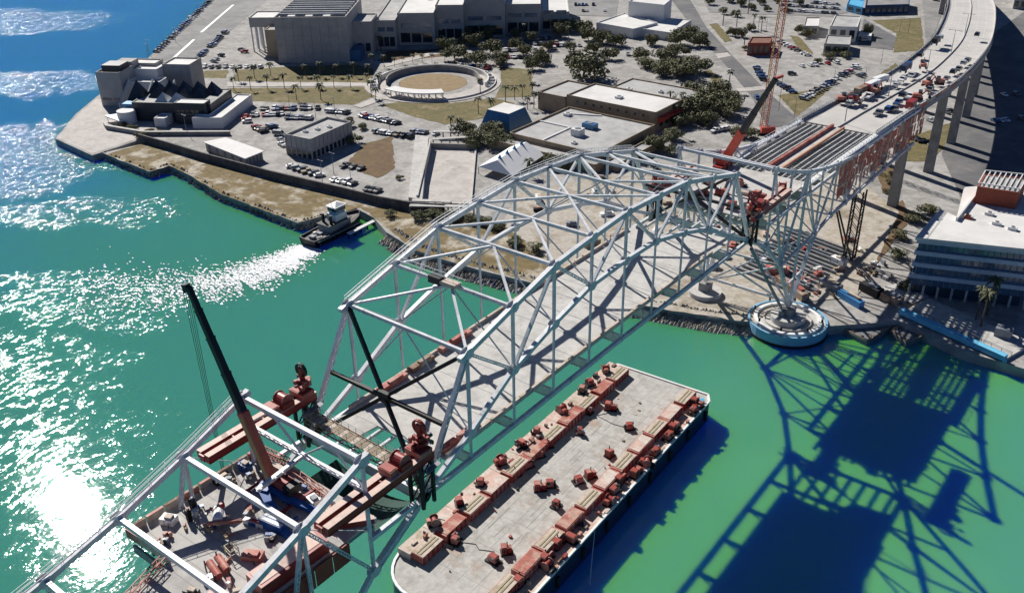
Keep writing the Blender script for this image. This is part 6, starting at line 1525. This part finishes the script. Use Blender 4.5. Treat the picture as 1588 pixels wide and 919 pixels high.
clutter(-33.8, -14.5, (4.2, 2.4, 1.2), red_dull, 'faded red flat tank on the near deck', 'tank', 'tank', .5)
clutter(-30, -26, (4.0, 2.0, 1.5), red, 'red skid box low on the near deck deck', 'skid_box', 'box', .5)
clutter(-35.5, -28, (3.0, 1.6, 1.2), steel_dark, 'dark compressor beside the red skid box', 'compressor', 'machine', .3)
rh = thing('red_float', (-26.5, -10, 4), 'dark red steel float tank on the near deck right edge', 'float')
mb = MB(); mb.prism([(-28.6, -20), (-23.2, -20.6), (-22.6, -4), (-27.6, -3)], DK + .01, DK + 3.0, True, True); mb.build('body', red, rh)
mb = MB(); mb.prism([(-28.2, -19.4), (-24.0, -20), (-23.4, -5), (-27.4, -4)], DK + 3.0, DK + 3.1); mb.build('top_plate', pale_top, rh)
bsk = thing('red_beam_stack', (-25, 4, DK), 'bundle of short red steel beams at the near deck right corner', 'beams')
for k in range(3): mb = MB(); mb.beam((-29 + k * 1.7, 1.5 + k * .2, DK + 1.2), (-24.5 + k * 1.7, 7.0 + k * .2, DK + 1.2), 1.1, 1.2); q = mb.build('beam', red, bsk); mb = MB(); mb.beam((-29 + k * 1.7, 1.5 + k * .2, DK + 1.85), (-24.5 + k * 1.7, 7.0 + k * .2, DK + 1.85), 1.2, .08); mb.build('flange', pale_top, q)

for k in range(34):
    x, y = rnd.uniform(-59, -24), rnd.uniform(-25, 7)
    if -52 < x < -38 and -2 < y < 6: continue
    if x < -56 and y < -10: continue
    t = thing('deck_gear', (x, y, DK), 'dg', 'gear', 'loose gear on the near deck')
    for q in range(rnd.randint(2, 5)): mb = MB(); mb.box((x + rnd.uniform(-1, 1), y + rnd.uniform(-1, 1), DK + rnd.uniform(.4, .9)), (rnd.uniform(.4, 2.2), rnd.uniform(.3, 1.0), rnd.uniform(.3, 1.4)), rnd.uniform(0, 3)); mb.build('piece', rnd.choice([steel_dark, white, beige, red_dull, steel_grey, rust, wood, blue]), t)
MB, thing = PLAIN_MB, PLAIN_THING
order_labels([o for o in COL.objects if o.get('label') == 'dg'], 'loose work gear, {n} among the clutter on the near deck')
# ------------------------------------------------------------------ tugboat
tg = thing('tugboat', (-144, 108, 0), 'black hulled tugboat with white wheelhouse nosed against the bank', 'tugboat')
Ft = frame((-144.2, 110), 92)          # u forward, v to port
hb = [(-13, -3.9), (-13.4, 0), (-13, 3.9), (-4, 4.6), (5, 4.5), (10, 3.2), (13, .9), (13.4, 0), (13, -.9), (10, -3.2), (5, -4.5), (-4, -4.6)]
def sheer(u): return 2.0 + max(0, u) * .13
mb = MB(); n = len(hb)
lo = [(*Ft(u * .96, v * .86), -1.0) for u, v in hb]; hi = [(*Ft(u, v), sheer(u)) for u, v in hb]; up_ = [(*Ft(u, v), sheer(u) + .9) for u, v in hb]; inn = [(*Ft(u * .97, v * .94), sheer(u) + .9) for u, v in hb]; dk = [(*Ft(u * .97, v * .94), sheer(u)) for u, v in hb]
mb.raw(lo + up_, [((k + 1) % n, k, n + k, n + (k + 1) % n) for k in range(n)]); mb.raw(up_ + inn, [((k + 1) % n, k, n + k, n + (k + 1) % n) for k in range(n)]); mb.raw(inn + dk, [((k + 1) % n, k, n + k, n + (k + 1) % n) for k in range(n)])
mb.build('hull', mat('tug_black', (.012, .013, .016), .5), tg)
mb = MB(); mb.face(list(reversed(dk))); mb.build('deck', mat('tug_deck', (.2, .18, .17), .85, 0, .3, 1), tg)
def tb(u0, u1, v0, v1, z0, z1, m, name, tp_=0.0, par=tg): mb = MB(); mb.prism([Ft(u0, v0), Ft(u1, v0), Ft(u1, v1), Ft(u0, v1)], z0, z1, True, True, tp_); return mb.build(name, m, par)
tb(-4.5, 6, -2.9, 2.9, 2.0, 5.0, mat('tug_house_grey', (.28, .29, .30), .6, 0, .15, 1), 'deckhouse'); tb(-5, 6.4, -3.2, 3.2, 5.0, 5.25, steel_dark, 'boat_deck')
tb(-.5, 5, -2.2, 2.2, 5.25, 7.8, white, 'upper_house'); wh = tb(.2, 4.6, -1.9, 1.9, 7.8, 10.2, mat('wheelhouse_blue', (.22, .42, .58), .5), 'wheelhouse', -.06)
tb(.0, 4.8, -2.1, 2.1, 8.7, 9.6, glass, 'windows', 0, wh); tb(-.6, 5.4, -2.6, 2.6, 10.3, 10.5, white, 'wheelhouse_roof', .05)
x, y = Ft(2.4, 0); mb = MB(); mb.raw([(*Ft(u, v), 10.5) for u, v in ((-.2, -2.2), (5, -2.2), (5, 2.2), (-.2, 2.2))] + [(x, y, 11.7)], [(0, 1, 4), (1, 2, 4), (2, 3, 4), (3, 0, 4)]); mb.build('roof_cap', white, tg)
for v in (-1.9, 1.9): x, y = Ft(-2.6, v); mb = MB(); mb.tube((x, y, 5.2), (x, y, 8.4), .55, .5, 10); mb.build('funnel', steel_dark, tg)
x, y = Ft(.2, 0); mb = MB(); mb.tube((x, y, 10.4), (x, y, 14.5), .1, .05, 6); mb.beam((x - 1, y, 13), (x + 1, y, 13), .08, .08); mb.build('radar_mast', white, tg)
for u in (-11, -7.5): tb(u, u + 1.6, -1, 1, 2.0, 3.1, steel_grey, 'towing_winch')
for k in range(5): u, v = rnd.uniform(-12, -5), rnd.uniform(-3, 3); tb(u, u + 1.2, v, v + .8, 2.0, 2.6, rnd.choice([beige, white, steel_grey]), 'deck_gear')
for v in (-4.5, 4.5): tb(-12, 9, v - .1, v + .1, 2.1, 2.5, steel_grey, 'stripe')
for k in range(10):
    u = -11 + k * 2.2
    for sgn in (-1, 1): x, y = Ft(u, sgn * 4.75); mb = MB(); mb.tube((x, y, .6), (x, y, 1.9), .35, None, 8); mb.build('tyre_fender', black, tg)
fp = thing('finger_pier', (-137.2,116.8), 'narrow white finger pier beside the tugboat', 'pier')
a, b = Vector((-136.9,110.2)), Vector((-137.6,126.4))
for k in range(10): mb = MB(); q0, q1 = a.lerp(b, k / 10 + .004), a.lerp(b, (k + 1) / 10 - .004); mb.beam((*q0, 1.9), (*q1, 1.9), 1.7, .3); mb.build('plank', wall_white, fp)
for k in range(6): q = a.lerp(b, k / 5); mb = MB(); mb.tube((q.x, q.y, -2), (q.x, q.y, 1.74), .3, None, 6); mb.build('pile', steel_dark, fp)
# prop wash
fr = random.Random(5); mb = MB()
wash = [(-143, 97), (-141, 88), (-141, 78), (-143, 67), (-149, 56), (-160, 45), (-176, 34), (-196, 26)]
for _ in range(12000):
    t = min(fr.random() ** 1.2, .999) * (len(wash) - 1.001); i = int(t); f = t - i; a, b = Vector(wash[i]), Vector(wash[i + 1]); d = (b - a).normalized(); nn = Vector((-d.y, d.x))
    wdt = 3.0 + t * 1.6; c = a.lerp(b, f) + nn * fr.gauss(0, .72) * wdt
    if fr.random() < t / 7: continue
    zf = fr.uniform(.02, .22); s = fr.uniform(.10, .36); k0 = fr.uniform(0, 6); el = fr.uniform(1, 2.4)
    mb.face([(c.x + s * el * math.cos(k0 + q), c.y + s * math.sin(k0 + q) * fr.uniform(.7, 1.2), zf) for q in (0, 1.1, 2.3, 3.5, 4.8)])
tag(mb.build('wash_foam', mat('foam', (.8, .82, .84), .6, 0, .05, 1)), 'white propeller wash trailing from the tugboat stern', 'foam', None, 'stuff')

# ------------------------------------------------------------------ red lattice crane and the boom crane on the anchor deck
lc = thing('lattice_crane', (-63.4,293.9), 'tall red lattice boom crane rising out of the top of the view', 'crane')
bx_, by_ = (-63.4,293.9)
A = Vector((bx_, by_, LAND + 2)); B = Vector((bx_ + 3.0, by_ + 2, 88))
dv = (B - A); L_ = dv.length; dv.normalize(); sx = Vector((.8, .6, 0)); sx = (sx - dv * sx.dot(dv)).normalized(); sy = dv.cross(sx)
W = 2.6
for i in (-1, 1):
    for j in (-1, 1):
        o = sx * i * W / 2 + sy * j * W / 2; mb = MB(); mb.tube(A + o, B + o, .17, None, 6); mb.build('chord', red_crane if j > 0 else yellow, lc)
nb = 34
for f in range(4):
    e0, e1 = [((-1, -1), (1, -1)), ((1, -1), (1, 1)), ((1, 1), (-1, 1)), ((-1, 1), (-1, -1))][f]
    mb = MB()
    for k in range(nb):
        a, b = A + dv * (L_ * k / nb), A + dv * (L_ * (k + 1) / nb); p0, p1 = (e0, e1) if k % 2 else (e1, e0)
        mb.tube(a + sx * p0[0] * W / 2 + sy * p0[1] * W / 2, b + sx * p1[0] * W / 2 + sy * p1[1] * W / 2, .09, None, 5)
        mb.tube(a + sx * e0[0] * W / 2 + sy * e0[1] * W / 2, a + sx * e1[0] * W / 2 + sy * e1[1] * W / 2, .07, None, 5)
    mb.build('lacing', red_crane if f < 3 else yellow, lc)
gear_box(lc, (bx_ + 3, by_ - 2, LAND + 2.4), (6, 3.4, 2.4), red_crane, .6, 'machinery_house')
for o in (-1.8, 1.8): mb = MB(); mb.box((bx_ + 2 + o * .5, by_ - 1.4 - o * .8, LAND + .6), (7, 1.1, 1.2), .6); mb.build('track', black, lc)
dc = thing('boom_crane', (-11.7,143.4,44.3), 'red and black telescopic crane standing on the far truss deck', 'crane')
b3 = Vector((-11.7,143.4,44.3)); f3 = b3 + Vector((0, 0, 2.4)); t3 = Vector((3.7,134.9,74)); dr3 = t3 - f3
for a, b, w, m, nm in ((0, .36, 1.7, red_crane, 'boom_base'), (.36, .6, 1.3, steel_dark, 'boom_section'), (.6, .82, 1.1, steel_dark, 'boom_section'), (.82, 1, .95, steel_dark, 'boom_section')):
    mb = MB(); mb.beam(f3 + dr3 * a, f3 + dr3 * b, w, w * 1.1); mb.build(nm, m, dc)
mb = MB(); mb.beam(t3, t3 + Vector((.9, 2.4, .3)), .5, .6); mb.tube(t3 + Vector((.9, 2.4, -.1)), t3 + Vector((.9, 2.4, -9)), .06, None, 5); mb.build('boom_head', red_crane, dc)
gear_box(dc, (b3.x - .6, b3.y - 1.2, b3.z + 2.2), (3.4, 4.0, 1.8), red_crane, 0, 'superstructure'); mb = MB(); mb.box((b3.x, b3.y, b3.z + .8), (2.8, 10, 1.1)); mb.build('carrier', red, dc)
for k in range(4):
    for o in (-1.3, 1.3): mb = MB(); mb.tube((b3.x + o - .2, b3.y - 4 + k * 2.6, b3.z + .6), (b3.x + o + .2, b3.y - 4 + k * 2.6, b3.z + .6), .6, None, 10); mb.build('wheel', black, dc)
# machines on the far deck between the trusses
for k, (x, y) in enumerate(((6, 128), (-2, 133), (-7, 121), (3, 118), (8, 138), (-9, 129), (-3, 124), (9, 122))):
    z = deck_z(y) + .02
    power_pack(x, y, z, 30 * k, red_dull if k % 2 else red, 3.4, k % 3, None, 'on the far deck')
flush('red machine, {n} on the far deck under the boom crane')
for k, (x, y) in enumerate(((1, 128), (-6, 135), (6, 120), (10, 132), (-10, 118))):
    z = deck_z(y); t = thing('material_stack', (x, y, z), '', 'materials', 'stacks on the far deck')
    for q in range(3): mb = MB(); mb.box((x, y + q * .9, z + .45), (rnd.uniform(2, 4), .7, .9), .2 * k); mb.build('bundle', rnd.choice([wood, beige, white, steel_grey]), t)
    UNITS.append(t)
flush('stacked materials, {n} on the far deck between the trusses')
# shoring tower under the anchor truss
tw = thing('shoring_tower', (13.6,191.2), 'dark braced shoring tower propping the far truss from the yard', 'shoring tower')
tx, ty = 13.3, 191; 
for ox in (-1.5, 1.5):
    for oy in (-1.5, 1.5): mb = MB(); mb.beam((tx + ox, ty + oy, LAND), (tx + ox, ty + oy, 27.3), .42, .42); mb.build('leg', steel_dark, tw)
for k in range(8):
    z0 = LAND + k * 3.0
    mb = MB()
    for ox in (-1.5, 1.5): mb.beam((tx + ox, ty - 1.5, z0), (tx + ox, ty + 1.5, z0 + 3), .16, .16); mb.beam((tx + ox, ty - 1.5, z0), (tx + ox, ty + 1.5, z0), .14, .14)
    for oy in (-1.5, 1.5): mb.beam((tx - 1.5, ty + oy, z0 + 3), (tx + 1.5, ty + oy, z0), .16, .16)
    mb.build('bracing', steel_dark, tw)
for ox in (-.8, .8): mb = MB(); mb.tube((tx + ox, ty - .5, LAND + .4), (XT + ox * .5, 171.5, 27), .3, None, 8); mb.build('raking_strut', steel_dark, tw)
mb = MB(); mb.box((tx, ty, LAND + .3), (6, 6, .6)); mb.build('footing', concrete_dark, tw)
# yard clutter ashore
def yard_box(x, y, s, m, label, name, cat, rz=0):
    global DK
    o = DK; DK = LAND + .12; t = clutter(x, y, s, m, label, name, cat, rz); DK = o; return t
yard_box(-1, 167, (7, 3, 2.6), red_dull, 'open red skip on the yard behind the pier legs', 'skip', 'skip', .5)
yard_box(7, 159, (14, 2.6, 2.2), rust, 'long rusty container row beside the round pier', 'container', 'container', -.55)
yard_box(16, 168, (7, 3, 2.2), steel_grey, 'grey site hut right of the pier legs', 'site_hut', 'hut', -.4)
yard_box(12, 185, (5, 2.4, 2.4), white, 'white and red truck by the shoring tower foot', 'site_truck', 'truck', -.3)
yard_box(27, 172, (7, 3, 2.6), black, 'black site container near the shaded dock', 'container', 'container', -.4)
yard_box(24, 163, (9, 2.2, 2.0), mat('tarp_blue', (.05, .22, .48), .5), 'long blue tarpaulin roll right of the round pier', 'tarpaulin', 'tarpaulin', -.45)
yard_box(34, 170, (6, 3, 2.4), rust, 'rusty container on the shaded dock apron', 'container', 'container', -.3)
for k, (x, y) in enumerate(((-40, 150), (-55, 165), (-30, 165), (-70, 175), (-60, 150), (-22, 178), (-45, 185), (-20, 150), (-85, 190), (-35, 200), (8, 205), (-8, 190), (-75, 160), (-48, 172))):
    yard_box(x, y, (rnd.uniform(3, 8), rnd.uniform(1.5, 3), rnd.uniform(.8, 2.2)), [red_dull, rust, steel_grey, white, wood][k % 5], 'x', 'material_stack', 'materials', rnd.uniform(0, 3))
for k in range(46):
    x, y = rnd.uniform(-110, 20), rnd.uniform(140, 205)
    if y < 152 + max(0, -x - 60) * .25 or (x > -6 and y < 158): continue
    yard_box(x, y, (rnd.uniform(1.2, 6), rnd.uniform(.8, 2.4), rnd.uniform(.5, 2.2)), rnd.choice([red_dull, rust, steel_grey, white, wood, beige, steel_dark, red]), 'x', 'material_stack', 'materials', rnd.uniform(0, 3))
order_labels([o for o in COL.objects if o.get('label') == 'x'], 'stacked site material, {n} on the yard behind the arch')
for k in range(30):
    x, y = rnd.uniform(2, 38), rnd.uniform(158, 200)
    if (x - 13) ** 2 + (y - 141.7) ** 2 < 170 or y < 158 + (x - 5) * .2: continue
    t = thing('scrap_heap', (x, y, LAND), 'sd', 'scrap', 'scrap heaps on the right-hand yard')
    for q in range(rnd.randint(2, 5)): mb = MB(); mb.box((x + rnd.uniform(-1.4, 1.4), y + rnd.uniform(-1.4, 1.4), LAND + rnd.uniform(.3, .8)), (rnd.uniform(.4, 3.4), rnd.uniform(.3, .9), rnd.uniform(.3, 1.3)), rnd.uniform(0, 3)); mb.build('piece', rnd.choice([rust, red_dull, steel_dark, wood, steel_grey, white, beige]), t)
order_labels([o for o in COL.objects if o.get('label') == 'sd'], 'rusty scrap heap, {n} on the yard beside the shoring tower')
# stored girders laid out on the yard
for k in range(16):
    y = 160 + k * 2.6; x = -2 + (k % 3)
    mb = MB(); mb.beam((x - 12, y + 3, LAND + .6), (x + 14, y - 3, LAND + .6), .3, .9); mb.beam((x - 12, y + 3, LAND + 1.1), (x + 14, y - 3, LAND + 1.1), .6, .08)
    o = mb.build('stored_girder', steel_grey, None, (x, y, LAND)); tag(o, 'x2', 'girder', 'girders stored on the yard')
order_labels([o for o in COL.objects if o.get('label') == 'x2'], 'grey girder laid on the yard, {n} of the stored row')
